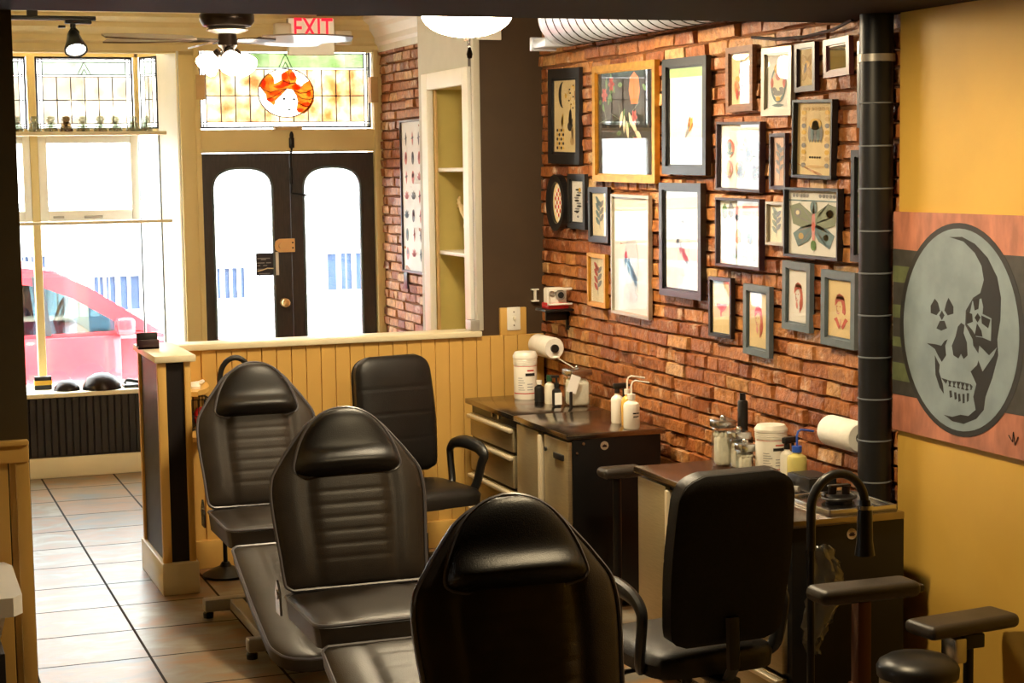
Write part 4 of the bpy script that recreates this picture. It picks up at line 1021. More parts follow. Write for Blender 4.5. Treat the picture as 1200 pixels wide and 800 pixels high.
shp = dict(
 crescent=[(4.946,1.705),(4.875,1.708),(4.804,1.688),(4.735,1.647),(4.684,1.589),(4.663,1.526),(4.665,1.456),(4.68,1.395),(4.674,1.345),(4.703,1.272),(4.739,1.207),(4.747,1.165),(4.786,1.132),(4.856,1.106),(4.918,1.107),(4.968,1.122),(4.919,1.121),(4.874,1.134),(4.83,1.135),(4.79,1.16),(4.804,1.2),(4.788,1.243),(4.82,1.28),(4.785,1.304),(4.772,1.336),(4.807,1.364),(4.811,1.384),(4.852,1.427),(4.85,1.473),(4.81,1.517),(4.772,1.534),(4.754,1.576),(4.767,1.62),(4.804,1.659),(4.866,1.693)],
 nose=[(4.875,1.432),(4.856,1.426),(4.861,1.4),(4.842,1.371),(4.838,1.33),(4.859,1.316),(4.874,1.332),(4.888,1.315),(4.916,1.323),(4.926,1.353),(4.905,1.386),(4.893,1.418)],
 e1=[(5.026,1.5),(5.007,1.488),(4.995,1.463),(5.015,1.446),(5.049,1.451),(5.05,1.475)], e2=[(4.947,1.508),(4.919,1.481),(4.919,1.458),(4.951,1.45),(4.97,1.465),(4.959,1.491)],
 e3=[(4.995,1.429),(4.969,1.431),(4.954,1.408),(4.987,1.397),(5.015,1.403)], e4=[(4.984,1.464),(4.969,1.449),(4.984,1.432),(4.999,1.447)],
 ch=[(5.07,1.349),(5.023,1.334),(5.004,1.314),(4.982,1.295),(4.958,1.319),(4.964,1.35),(4.95,1.372),(4.968,1.365),(4.986,1.348),(5.023,1.35)], ja=[(5.023,1.313),(4.994,1.284),(4.998,1.262),(4.975,1.222),(4.969,1.191),(4.993,1.209),(5.018,1.249)],
 t1=[(4.985,1.242),(4.93,1.238),(4.876,1.241),(4.819,1.239),(4.796,1.226),(4.84,1.216),(4.893,1.219),(4.947,1.219)],
 t2=[(4.938,1.205),(4.925,1.207),(4.921,1.186),(4.934,1.182)], t3=[(4.911,1.203),(4.898,1.204),(4.894,1.183),(4.907,1.179)], t4=[(4.889,1.2),(4.877,1.202),(4.873,1.179),(4.885,1.174)], t5=[(4.864,1.203),(4.852,1.204),(4.851,1.175),(4.862,1.172)], t6=[(4.84,1.208),(4.827,1.209),(4.83,1.184),(4.839,1.179)])
b = MB()
for k, v in shp.items(): sk(b, v, k=4)
part('black_shadow_shape', b, mk('skull_black_paint', lin(28, 28, 28), .5), t, world=True)
b = MB()
for i in range(7): sk(b, [(4.955-.024*i, 1.226), (4.945-.024*i, 1.239), (4.938-.024*i, 1.226), (4.945-.024*i, 1.216)], k=6)
for v in ([(4.823,1.475),(4.813,1.506),(4.765,1.517),(4.755,1.492),(4.758,1.469),(4.71,1.458),(4.712,1.387),(4.756,1.394),(4.791,1.394),(4.812,1.414),(4.844,1.432)], [(4.773,1.367),(4.721,1.341),(4.68,1.37),(4.696,1.343),(4.754,1.287),(4.781,1.325)]): sk(b, v, k=6)
part('grey_detail', b, gs, t, world=True)
b = MB()
for v in ([(4.81,1.511),(4.775,1.515),(4.78,1.483),(4.799,1.477)], [(4.841,1.469),(4.813,1.465),(4.809,1.44),(4.843,1.43)], [(4.763,1.464),(4.715,1.454),(4.726,1.426),(4.76,1.439)], [(4.786,1.437),(4.762,1.416),(4.756,1.397),(4.798,1.397)], [(4.783,1.47),(4.768,1.457),(4.783,1.44),(4.799,1.454)]): sk(b, v, k=8)
part('eye_wedge', b, M['ink'], t, world=True); b = MB()
b.tube([(SX-.002, 4.616, 1.102), (SX-.002, 4.596, 1.084), (SX-.002, 4.592, 1.115), (SX-.002, 4.583, 1.076), (SX-.002, 4.568, 1.103)], .0018, n=5)
part('signature', b, M['ink'], t, world=True)

# ------------------------------------------------------------------ tattoo chairs
def lerp_hw(tab):
    def f_(v):
        n = len(tab)
        def slope(i):
            if i <= 0: return (tab[1][1]-tab[0][1])/(tab[1][0]-tab[0][0])
            if i >= n-1: return (tab[-1][1]-tab[-2][1])/(tab[-1][0]-tab[-2][0])
            d0 = (tab[i][1]-tab[i-1][1])/(tab[i][0]-tab[i-1][0]); d1 = (tab[i+1][1]-tab[i][1])/(tab[i+1][0]-tab[i][0])
            return 0 if d0*d1 <= 0 else 2*d0*d1/(d0+d1)
        for i in range(n-1):
            (a, x), (b, y) = tab[i], tab[i+1]
            if v <= b:
                h = b-a; t = max(0, (v-a)/h)
                return (2*t**3-3*t*t+1)*x+(t**3-2*t*t+t)*h*slope(i)+(-2*t**3+3*t*t)*y+(t**3-t*t)*h*slope(i+1)
        return tab[-1][1]
    return f_
def rounded(W, L, r, top=True, bot=True):
    def f_(v):
        d = v*L
        k = 0
        if bot and d < r: k = r-math.sqrt(max(0, r*r-(r-d)**2))
        if top and L-d < r: k = r-math.sqrt(max(0, r*r-(r-(L-d))**2))
        return max(.004, W-k)
    return f_
def outline(hw, L, h, M_, n=60, inset=0):
    pts = []
    for j in range(n+1): pts.append(M_ @ Vector((hw(j/n)+inset, j/n*L, h)))
    for j in range(n, -1, -1): pts.append(M_ @ Vector((-hw(j/n)-inset, j/n*L, h)))
    out = [pts[0]]
    for p in pts[1:]:
        if (p-out[-1]).length > .006: out.append(p)
    return out

def tattoo_chair(loc, label, W=.28, leg_len=.86, leg_drop=18, sx=1.0):
    t = thing('tattoo_chair', label, 'tattoo chair', loc, 0, 'black leather tattoo chairs in a row')
    k = sx
    # seat: local x across, y depth; hinge line at y=0, z=.47
    S = Matrix(((k, 0, 0, 0), (0, -1, 0, -.02), (0, 0, 1, .37), (0, 0, 0, 1)))
    Ls = .50; hs = rounded(W*.97, Ls, .05)
    b = MB(); b.cushion(hs, Ls, .085, S, crown=.012, gw=.62, dent=.006, ny=30, side=.8)
    seat = part('seat', b, M['leather'], t)
    part('seat_piping', MB().tube(outline(hs, Ls, .078, S), .006, n=6, closed=True), M['piping'], seat)
    # backrest reclined
    rec = math.radians(17)
    Bm = Matrix.Translation((0, .03, .44)) @ Matrix.Rotation(PI/2-rec, 4, 'X') @ Matrix.Diagonal((k, 1, 1, 1))
    Lb = .64
    bodyhw = lerp_hw([(0, .235), (.03, .262), (.2, .272), (.52, .287), (.62, .28), (.74, .235), (.84, .185), (.92, .14), (.965, .095), (.99, .05), (1, .015)])
    b = MB(); b.cushion(bodyhw, Lb, .085, Bm, crown=.02, grooves=(.16, .235, .31, .385, .46, .535), gw=.55, dent=.012, nx=40, ny=90, side=.65)
    back = part('backrest', b, M['leather'], t)
    part('back_piping', MB().tube(outline(bodyhw, Lb, .062, Bm), .0065, n=6, closed=True), M['piping'], back)
    # bolster headrest over the top of the back
    Hm = Bm @ Matrix.Translation((0, .625*Lb, .06))
    Lh = .385*Lb
    headhw = lerp_hw([(0, .15), (.05, .19), (.12, .2), (.3, .19), (.55, .165), (.78, .125), (.9, .088), (.97, .05), (1, .015)])
    b = MB(); b.cushion(headhw, Lh, .05, Hm, crown=.02, nx=30, ny=40, side=.5, pad=lambda u, v: .04*math.exp(-((v-.16)/.16)**2)*(1-u**6))
    hd = part('headrest', b, M['leather_dark'], t)
    part('headrest_piping', MB().tube(outline(headhw, Lh, .03, Hm), .006, n=6, closed=True), M['piping'], hd)
    # leg rest
    dr = math.radians(leg_drop)
    Lm = Matrix.Translation((0, -.54, .395)) @ Matrix.Rotation(PI, 4, 'Z') @ Matrix.Rotation(-dr, 4, 'X') @ Matrix.Translation((0, 0, -.07)) @ Matrix.Diagonal((k, 1, 1, 1))
    hl = lerp_hw([(0, .24), (.03, .265), (.5, .27), (.85, .265), (.94, .235), (.98, .19), (1, .12)])
    b = MB(); b.cushion(hl, leg_len, .075, Lm, crown=.02, grooves=(.12, .22, .32, .42), gw=.5, dent=.008, nx=36, ny=80, side=.7)
    lg = part('leg_rest', b, M['leather'], t)
    part('leg_piping', MB().tube(outline(hl, leg_len, .058, Lm), .006, n=6, closed=True), M['piping'], lg)
    # hinge brackets and frame
    for s in (-1, 1):
        b = MB().prism([(-.02, .37), (.05, .37), (.055, .45), (.03, .49), (-.01, .45)], lambda p, q: (s*W*k*.985, p, q), (s*.008, 0, 0)).cyl((s*W*k*.98, .02, .44), (s*W*k*1.03, .02, .44), .018)
        part('hinge_bracket', b, M['silver'], t)
    part('under_frame', MB().box(-.2*k, .2*k, -.5, .02, .32, .37, bev=.01).box(-.05, .05, -1.0, -.5, .23, .29, bev=.01), M['blackmetal'], t)
    part('lift_column', MB().box(-.09, .09, -.36, -.12, .06, .33, bev=.012), M['silverpaint'], t)
    base = part('base_frame', MB().box(-.31, .31, -.2, -.13, .03, .085, bev=.008).box(-.27, .27, -.93, -.87, .03, .085, bev=.008).box(-.2, -.14, -.9, -.16, .035, .08, bev=.006).box(.14, .2, -.9, -.16, .035, .08, bev=.006), M['silverpaint'], t)
    for fx, fy in ((-.29, -.165), (.29, -.165), (-.25, -.9), (.25, -.9)):
        part('foot', MB().lathe([(0, 0), (.022, 0), (.024, .02), (.012, .035), (0, .035)], c=(fx, fy, 0), n=16), M['blackplastic'], base)
    return t
tattoo_chair((1.652, 7.86, 0), 'farthest black tattoo chair, pushed up near the tan half wall', leg_drop=19.5, sx=.95)
tattoo_chair((1.628, 6.17, 0), 'middle black tattoo chair, between the farthest and the nearest ones', leg_drop=19)
tattoo_chair((1.585, 4.27, 0), 'nearest black tattoo chair, its dark back cut by the photo\'s bottom edge', leg_drop=19)

# ------------------------------------------------------------------ office chairs
def office_chair(loc, rz, label, seat_z=.45, BL=.57):
    t = thing('office_chair', label, 'office chair', loc, rz, 'black office chairs')
    # local: faces -y, seat centre at origin
    S = Matrix(((1, 0, 0, 0), (0, -1, 0, .22), (0, 0, 1, seat_z-.075), (0, 0, 0, 1)))
    hs = rounded(.225, .46, .09)
    b = MB(); b.cushion(hs, .46, .075, S, crown=.015, ny=30, side=.55); part('seat', b, M['leather_dark'], t)
    Bm = Matrix.Translation((0, .235, seat_z+.03)) @ Matrix.Rotation(PI/2-math.radians(9), 4, 'X')
    hb = lerp_hw([(0, .14), (.04, .19), (.12, .2), (.5, .212), (.85, .205), (.93, .19), (.975, .16), (1, .12)])
    b = MB(); b.cushion(hb, BL, .07, Bm, crown=.02, grooves=(.28, .5, .72), gw=1.1, nx=30, ny=70, side=.6)
    bk_ = part('backrest', b, M['leather_dark'], t)
    b = MB(); b.cushion(hb, BL, .018, Bm @ Matrix.Translation((0, 0, -.001)) @ Matrix.Diagonal((.99, 1, -1, 1)), crown=.012, nx=20, ny=40, side=.5); part('back_shell', b, M['blackfabric'], bk_)
    part('back_bracket', MB().box(-.04, .04, .0, .27, seat_z-.1, seat_z-.08, bev=.006).tube([(0, .25, seat_z-.09), (0, .29, seat_z-.04), (0, .285, seat_z+.12)], .024, n=8, flat=.5), M['blackplastic'], t)
    for s in (-1, 1):
        x = s*.245
        pts = [(x*.9, .10, seat_z-.06), (x, .14, seat_z-.02), (x*1.03, .17, seat_z+.10), (x*1.03, .165, seat_z+.14), (x*1.03, .12, seat_z+.17), (x*1.03, .02, seat_z+.185), (x*1.03, -.1, seat_z+.178), (x*1.03, -.15, seat_z+.155), (x*1.03, -.16, seat_z+.135), (x*1.02, -.14, seat_z+.1), (x, -.10, seat_z), (x*.9, -.07, seat_z-.06)]
        sm = []
        for i in range(len(pts)-1):
            p0_ = Vector(pts[max(i-1, 0)]); p1_ = Vector(pts[i]); p2_ = Vector(pts[i+1]); p3_ = Vector(pts[min(i+2, len(pts)-1)])
            for q in range(5):
                u = q/5; sm.append(.5*((2*p1_)+(-p0_+p2_)*u+(2*p0_-5*p1_+4*p2_-p3_)*u*u+(-p0_+3*p1_-3*p2_+p3_)*u**3))
        sm.append(Vector(pts[-1]))
        rs = [.017+.008*math.exp(-((i/len(sm)-.48)/.16)**2) for i in range(len(sm))]
        part('armrest', MB().tube(sm, .018, n=10, rs=rs, flat=1.3), M['blackplastic'], t)
    part('tilt_housing', MB().box(-.08, .08, -.1, .1, seat_z-.11, seat_z-.075, bev=.01), M['blackplastic'], t)
    col = part('gas_column', MB().lathe([(0, .07), (.028, .07), (.028, .22), (.018, .225), (.018, seat_z-.1), (0, seat_z-.1)], n=20), M['blackmetal'], t)
    part('tilt_lever', MB().tube([(.05, 0, seat_z-.095), (.2, 0, seat_z-.095), (.25, 0, seat_z-.1)], .007, n=8), M['blackmetal'], t)
    for i in range(5):
        a = 2*PI*i/5+.3; d = Vector((math.cos(a), math.sin(a), 0))
        b = MB().tube([d*.02+Vector((0, 0, .1)), d*.15+Vector((0, 0, .09)), d*.28+Vector((0, 0, .07))], .02, n=8, rs=[.03, .024, .016], flat=.8)
        lg = part('base_leg', b, M['blackplastic'], t)
        c = d*.275; sd = Vector((-d.y, d.x, 0))
        b = MB().cyl(c+Vector((0, 0, .03)), c+Vector((0, 0, .075)), .008, n=8)
        for s in (-1, 1): b.cyl(c+sd*(s*.008)+Vector((0, 0, .026)), c+sd*(s*.024)+Vector((0, 0, .026)), .026, n=16)
        part('caster', b, M['blackplastic'], lg)
    return t
office_chair((2.455, 8.03, 0), math.radians(11), 'black padded office chair before the tan half wall, seat facing the room')
office_chair((2.435, 5.09, 0), math.radians(184), 'black office chair seen from behind at the near steel station', seat_z=.45, BL=.55)

# ------------------------------------------------------------------ steel work stations
def cabinet_body(t, x0, x1, y0, y1, z0, z1):
    part('carcass', MB().box(x0+.02, x1, y0, y1, z0, z1, bev=.004), M['blackmetal'], t, world=True)
    for a, c in ((x0+.06, y0+.05), (x0+.06, y1-.05), (x1-.06, y0+.05), (x1-.06, y1-.05)):
        part('foot', MB().cyl((a, c, 0), (a, c, z0+.01), .022), M['blackplastic'], t, world=True)
TOPZ = .80
def drawer_unit(label, x0, y0, y1, z0=.07, depth=.44, fronts=(.13, .17, .17, .2)):
    t = thing('drawer_cabinet', label, 'cabinet', (x0+.2, (y0+y1)/2, 0))
    x1 = x0+depth; z1 = TOPZ-.025
    cabinet_body(t, x0, x1, y0, y1, z0, z1)
    z = z1-.035
    for i, h in enumerate(fronts):
        a, c = z-h+.008, z-.008
        d = part('drawer', MB().box(x0, x0+.022, y0+.03, y1-.03, a, c, bev=.003), M['steel'], t, world=True)
        part('handle', MB().box(x0-.022, x0+.004, y0+.03, y1-.03, c-.022, c-.004, bev=.005), M['handle'], d, world=True)
        z -= h
    b = MB().cyl((x0+.022, (y0+y1)/2+.02, z1-.018), (x0+.012, (y0+y1)/2+.02, z1-.018), .012).cyl((x0+.022, (y0+y1)/2-.07, z1-.018), (x0+.012, (y0+y1)/2-.07, z1-.018), .012)
    part('lock', b, M['silver'], t, world=True)
    return t
def door_unit(label, x0, y0, y1, z0=.07, depth=.44, plate=True, badge=True):
    t = thing('door_cabinet', label, 'cabinet', (x0+.2, (y0+y1)/2, 0))
    x1 = x0+depth; z1 = TOPZ-.025; ym = (y0+y1)/2
    cabinet_body(t, x0, x1, y0, y1, z0, z1)
    for a, c, hy in ((y0+.006, ym-.035, ym-.05), (ym+.035, y1-.006, ym+.05)):
        d = part('door', MB().box(x0, x0+.022, a, c, z0+.02, z1-.012, bev=.003), M['steel'], t, world=True)
        if c < ym: part('latch', MB().box(x0-.012, x0+.002, a+.04, a+.15, z1-.10, z1-.072, bev=.005).cyl((x0+.001, c-.03, z1-.075), (x0-.008, c-.03, z1-.075), .01), M['blackplastic'], d, world=True)
    part('handle', MB().box(x0-.015, x0+.012, ym-.012, ym+.014, z0+.02, z1-.02, bev=.005), M['handle'], t, world=True)
    if badge:
        bd = part('badge', MB().cyl((x0+.17, y0-.003, z1-.035), (x0+.17, y0+.002, z1-.035), .019, n=24), M['sticker'], t, world=True)
        b = MB()
        for q in range(5): b.prism(leaf(0, -.006, .014, .006, .35+q*.6), lambda p, r: (x0+.17+p, y0-.0034, z1-.035+r), (0, -.0008, 0))
        part('badge_print', b, M['plumframe'], bd, world=True)
        b = MB()
        for a, c in ((.05, .02), (.02, .06)): b.cyl((x0+a+.02, y0-.006, z1-c), (x0+a+.02, y0+.002, z1-c), .007, n=10)
        part('side_bolt', b, M['silver'], t, world=True)
    return t
def worktop(label, x0, x1, y0, y1):
    return solo('steel_worktop', MB().box(x0-.012, x1, y0, y1, TOPZ-.025, TOPZ, bev=.004), M['steeltop'], label, 'worktop', loc=((x0+x1)/2, (y0+y1)/2, TOPZ-.025))
X1 = 2.83
drawer_unit('four drawer steel cabinet in the corner by the tan half wall', X1, 7.75, 8.43)
door_unit('two door steel cabinet beside the corner drawers, black end showing', X1, 7.085, 7.735)
worktop('steel top over the corner drawer cabinet', X1, 3.29, 7.742, 8.445)
worktop('steel top over the far two door cabinet', X1, 3.29, 7.075, 7.738)
X2 = 2.765
door_unit('two door steel cabinet of the near station, behind the office chair', X2, 5.63, 6.21, badge=False)
drawer_unit('near drawer cabinet with black end beside the gooseneck lamp', X2, 5.03, 5.62, fronts=(.12, .14, .2, .2))
worktop('steel top of the near station below the brick wall', X2, 3.2, 5.02, 6.22)
n = bpy.data.objects['drawer_cabinet.001']
z1 = TOPZ-.025
bd = part('badge', MB().cyl((X2+.24, 5.027, z1-.035), (X2+.24, 5.032, z1-.035), .018, n=24), M['sticker'], n, world=True)
b = MB()
for q in range(5): b.prism(leaf(0, -.006, .014, .006, .35+q*.6), lambda p, r: (X2+.24+p, 5.0266, z1-.035+r), (0, -.0008, 0))
part('badge_print', b, M['plumframe'], bd, world=True)

# armrest pad that juts out by the far cabinet's end
t = thing('arm_rest', 'padded arm rest beyond the near steel station, against the far cabinet end', 'arm rest', (2.90, 6.72, 0))
part('pad', MB().box(-.075, .11, -.05, .05, .665, .71, bev=.02, seg=4), M['leather'], t)
part('post', MB().cyl((0, 0, .04), (0, 0, .66), .018), M['blackmetal'], t)
part('base', MB().lathe([(0, 0), (.13, 0), (.13, .015), (.03, .04), (0, .04)], n=28), M['blackmetal'], t)

# ------------------------------------------------------------------ things on the stations
def tub(loc, label, h=.2, r=.055, band=M['red']):
    t = thing('wipe_tub', label, 'tub', loc)
    part('tub_body', MB().lathe([(0, 0), (r*.95, 0), (r, .008), (r, h*.72), (r*.97, h*.74), (0, h*.74)], n=36), M['whiteplastic'], t)
    ld = part('lid', MB().lathe([(0, h*.735), (r*1.03, h*.735), (r*1.03, h*.86), (r*1.07, h*.87), (r*1.07, h*.92), (r*.98, h*.96), (r*.9, h), (0, h)], n=36), M['whiteplastic'], t)
    part('lid_ridge', MB().lathe([(r*1.03, h*.78), (r*1.05, h*.79), (r*1.03, h*.80)], n=36, cap=False).lathe([(r*1.03, h*.82), (r*1.05, h*.83), (r*1.03, h*.84)], n=36, cap=False), M['whiteplastic'], ld)
    def band_(b, a0, a1, z0, z1, rr=None):
        rr = rr or r+.0008
        n_ = 12
        for i in range(n_):
            u, v = a0+(a1-a0)*i/n_, a0+(a1-a0)*(i+1)/n_
            b.quad((rr*math.cos(u), rr*math.sin(u), z0), (rr*math.cos(v), rr*math.sin(v), z0), (rr*math.cos(v), rr*math.sin(v), z1), (rr*math.cos(u), rr*math.sin(u), z1))
    c = -PI/2-.3
    b = MB(); band_(b, c-1.3, c+1.2, h*.12, h*.14); band_(b, c-1.3, c+1.2, h*.70, h*.712); band_(b, c+.1, c+.75, h*.6, h*.63); part('label_stripe', b, band, t)
    b = MB(); band_(b, c-.05, c+.85, h*.50, h*.56); part('label_bar', b, M['ink'], t)
    b = MB()
    for q in range(6): band_(b, c-.7, c-.1-.1*(q % 3), h*(.2+.05*q), h*(.212+.05*q))
    for q in range(3): band_(b, c+.1, c+.6, h*(.2+.06*q), h*(.215+.06*q))
    part('label_text', b, M['greyink'], t)
    return t
tub((3.09, 8.30, TOPZ), 'white wipe tub at the back of the corner worktop', .235, .058)
tub((3.15, 5.85, TOPZ), 'large white lidded tub on the near steel top', .185, .058, M['salmon'])

def jar(loc, label, w, d, h, rz, lid=True, group=None):
    t = thing('glass_jar', label, 'jar', loc, rz, group)
    part('glass_body', MB().box(-w/2, w/2, -d/2, d/2, 0, h, bev=.008), M['jarglass'], t)
    b = MB(); b.box(-w/2+.006, w/2-.006, -d/2+.006, d/2-.006, .006, h*.82, bev=.014, seg=3); r_ = random.Random(int(h*1000))
    for i in range(9): b.ball(((i % 3-1)*w*.25+r_.uniform(-.004, .004), (i//3-1)*d*.25, h*.80), w*.17, d*.17, h*.1, n=10)
    o = part('cotton_balls', b, M['cotton'], t); o['kind'] = 'stuff'
    if lid:
        l = part('lid', MB().box(-w/2-.004, w/2+.004, -d/2-.004, d/2+.004, h, h+.03, bev=.006), M['silver'], t)
        part('lid_knob', MB().ball((0, 0, h+.037), .012, n=12), M['silver'], l)
    return t
jar((3.215, 7.92, TOPZ), 'square glass jar of cotton with white spoon, corner worktop', .105, .105, .15, .05)
b = MB().tube([(3.20, 7.93, TOPZ+.185), (3.17, 7.93, TOPZ+.205), (3.12, 7.93, TOPZ+.235)], .006, n=8, flat=.5).ball((3.11, 7.93, TOPZ+.24), .02, .014, .006, n=12)
solo('spoon', b, M['whiteplastic'], 'small white spoon lying across the jar of cotton', 'spoon')
t = thing('paper_card', 'tilted white card leaning on the front of the cotton jar', 'card', (3.155, 7.855, TOPZ))
part('card', MB().box(-.025, .025, -.001, .001, 0, .085, M=Matrix.Translation((0, 0, .075)) @ Matrix.Rotation(.35, 4, 'Y')), M['whitepaper'], t)
part('card_clip', MB().box(-.006, .006, -.006, .006, 0, .08), M['blackplastic'], t)
def bottle(loc, label, r, h, body, neck=.4, capm=None, cap_h=.03, style='cap', lab=None, rz=0):
    t = thing('bottle', label, 'bottle', loc, rz)
    part('bottle_body', MB().lathe([(0, 0), (r*.9, 0), (r, .006), (r, h*.78), (r*.9, h*.86), (r*neck, h*.95), (r*neck, h), (0, h)], n=28), body, t)
    if style == 'spray':
        c = part('spray_head', MB().cyl((0, 0, h), (0, 0, h+.02), r*.45, r*.4).box(-.05, .02, -.011, .011, h+.02, h+.045, bev=.007).box(-.035, -.027, -.006, .006, h-.02, h+.022, bev=.003).cyl((-.05, 0, h+.034), (-.062, 0, h+.033), .006), capm, t)
    elif style == 'wash':
        c = part('cap', MB().cyl((0, 0, h), (0, 0, h+.022), r*.5), capm, t)
        part('spout', MB().tube([(0, 0, h+.02), (0, 0, h+.06), (.006, 0, h+.075), (.02, 0, h+.08), (.085, 0, h+.068)], .004, n=8), capm, c)
    elif style == 'pump':
        c = part('cap', MB().cyl((0, 0, h), (0, 0, h+.02), r*.5).cyl((0, 0, h+.02), (0, 0, h+.05), .005).box(-.03, .012, -.008, .008, h+.045, h+.058, bev=.004), capm, t)
    else:
        c = part('cap', MB().cyl((0, 0, h), (0, 0, h+cap_h), r*.6), capm, t)
    if lab:
        b = MB()
        for z, a0, a1 in lab:
            for i in range(8):
                u, v = -PI/2-.25+a0+(a1-a0)*i/8, -PI/2-.25+a0+(a1-a0)*(i+1)/8; rr = r+.0006
                b.quad((rr*math.cos(u), rr*math.sin(u), z-.003), (rr*math.cos(v), rr*math.sin(v), z-.003), (rr*math.cos(v), rr*math.sin(v), z+.003), (rr*math.cos(u), rr*math.sin(u), z+.003))
        part('label_text', b, M['ink'], t)
    return t
bottle((3.11, 8.16, TOPZ), 'small dark bottle with white foot beside the corner wipe tub', .024, .085, M['blackplastic'], capm=M['whiteplastic'], cap_h=.02)
bottle((3.125, 8.06, TOPZ), 'pale bottle with dark green cap behind the black bottle', .024, .11, M['clearplastic'], capm=M['greenglass'], cap_h=.03)
bottle((3.115, 7.94, TOPZ), 'black pump bottle with white label on the corner worktop', .022, .095, M['blackplastic'], capm=M['blackplastic'], style='pump')
part('bottle_label', MB().box(-.018, .018, -.0235, -.0222, .012, .07), M['whitepaper'], bpy.data.objects['bottle.002'])
bottle((3.16, 7.31, TOPZ), 'white spray bottle with black trigger on the far steel top', .028, .135, M['whiteplastic'], capm=M['blackplastic'], style='spray', rz=PI)
bottle((3.17, 7.22, TOPZ), 'amber wash bottle between white spray and white squeeze bottles', .028, .14, M['amberliquid'], capm=M['whiteplastic'], style='wash')
bottle((3.15, 7.13, TOPZ), 'white squeeze bottle with bent spout and printed label', .036, .13, M['whiteplastic'], capm=M['whiteplastic'], style='wash', lab=((.07, 0, .5), (.07, .55, .9), (.055, .05, .85)))
t = jar((3.065, 6.075, TOPZ), 'tall square glass jar with steel lid, farthest on the near station', .07, .07, .15, .03)
jar((3.09, 5.99, TOPZ), 'middle square glass jar with hinged lid on the near station', .065, .065, .115, .03)
t = jar((3.075, 5.912, TOPZ), 'smallest glass jar in front of the large white tub', .055, .055, .08, .03)
b = MB().box(3.13, 3.19, 6.06, 6.12, TOPZ, TOPZ+.11, bev=.01).box(3.14, 3.175, 6.07, 6.11, TOPZ+.1, TOPZ+.25, bev=.012).cyl((3.157, 6.09, TOPZ+.24), (3.157, 6.09, TOPZ+.275), .012)
solo('dispenser', b, M['blackplastic'], 'tall black dispenser behind the jars on the near station', 'dispenser', loc=(3.16, 6.09, TOPZ))
bottle((3.165, 5.755, TOPZ), 'white spray bottle with black trigger beside the large tub', .026, .105, M['whiteplastic'], capm=M['blackplastic'], style='spray', rz=PI*1.1)
bottle((3.165, 5.68, TOPZ), 'yellow wash bottle with blue cap on the near station', .036, .105, M['yellowliquid'], capm=M['blue'], style='wash', rz=.3)
solo('black_box', MB().box(3.08, 3.19, 5.44, 5.60, TOPZ, TOPZ+.05, bev=.004).box(3.09, 3.18, 5.45, 5.59, TOPZ+.045, TOPZ+.052), M['blackplastic'], 'open black box behind the steel tray', 'box', loc=(3.135, 5.52, TOPZ))
solo('tattoo_machine_cable', MB().tube([(3.06, 5.65, TOPZ+.012), (3.03, 5.6, TOPZ+.012), (3.01, 5.52, TOPZ+.012), (3.05, 5.46, TOPZ+.012)], .012, n=8), M['silverpaint'], 'grey rod lying beside the black box', 'rod')
t = thing('steel_tray', 'shallow steel instrument tray on the near end of the station', 'tray', (3.06, 5.2, TOPZ))
part('tray_floor', MB().box(-.125, .125, -.15, .15, .004, .008), M['steeltop'], t)
b = MB()
for a in ((-.13, -.12, -.155, .155), (.12, .13, -.155, .155), (-.13, .13, -.155, -.145), (-.13, .13, .145, .155)): b.box(*a, 0, .02, bev=.004)
part('tray_rim', b, M['silver'], t)
t = thing('tattoo_machine', 'small dark coiled machine lying in the steel tray', 'tattoo machine', (3.07, 5.22, TOPZ+.008))
part('coil', MB().lathe([(0, 0), (.045, 0), (.048, .02), (.03, .028), (0, .028)], n=24), M['blackmetal'], t)
part('frame', MB().cyl((-.02, .01, .028), (-.02, .01, .055), .014).cyl((.02, -.01, .028), (.02, -.01, .055), .014).box(-.04, .04, -.012, .012, .052, .06, bev=.003), M['bronze'], t)
part('cord', MB().tube([(.045*math.cos(a)*1.25, .045*math.sin(a)*1.25, .008+.001*i) for i, a in enumerate([k*.5 for k in range(20)])], .005, n=6), M['blackplastic'], t)

# paper towel rolls on the brick
def roll(loc, label, L=.26):
    t = thing('paper_towel_roll', label, 'paper towel roll', loc, 0, None)
    b = MB().lathe([(.018, -L/2), (.05, -L/2), (.056, -L/2+.01), (.056, L/2-.01), (.05, L/2), (.018, L/2)], n=32, M=Matrix.Rotation(PI/2, 4, 'X'), cap=False)
    part('paper', b, M['towel'], t)
    part('core', MB().cyl((0, -L/2-.012, 0), (0, L/2+.012, 0), .021, n=20), M['blackplastic'], t)
    part('holder_arm', MB().tube([(0, L/2+.01, 0), (.03, L/2+.015, .01), (.075, L/2+.005, .02)], .008, n=8), M['blackmetal'], t)
    return t
roll((3.275, 8.49, 1.035), 'paper towel roll on the brick above the corner wipe tub', .24)
roll((3.275, 5.53, .985), 'paper towel roll on the brick half hidden by the vertical pipe', .22)

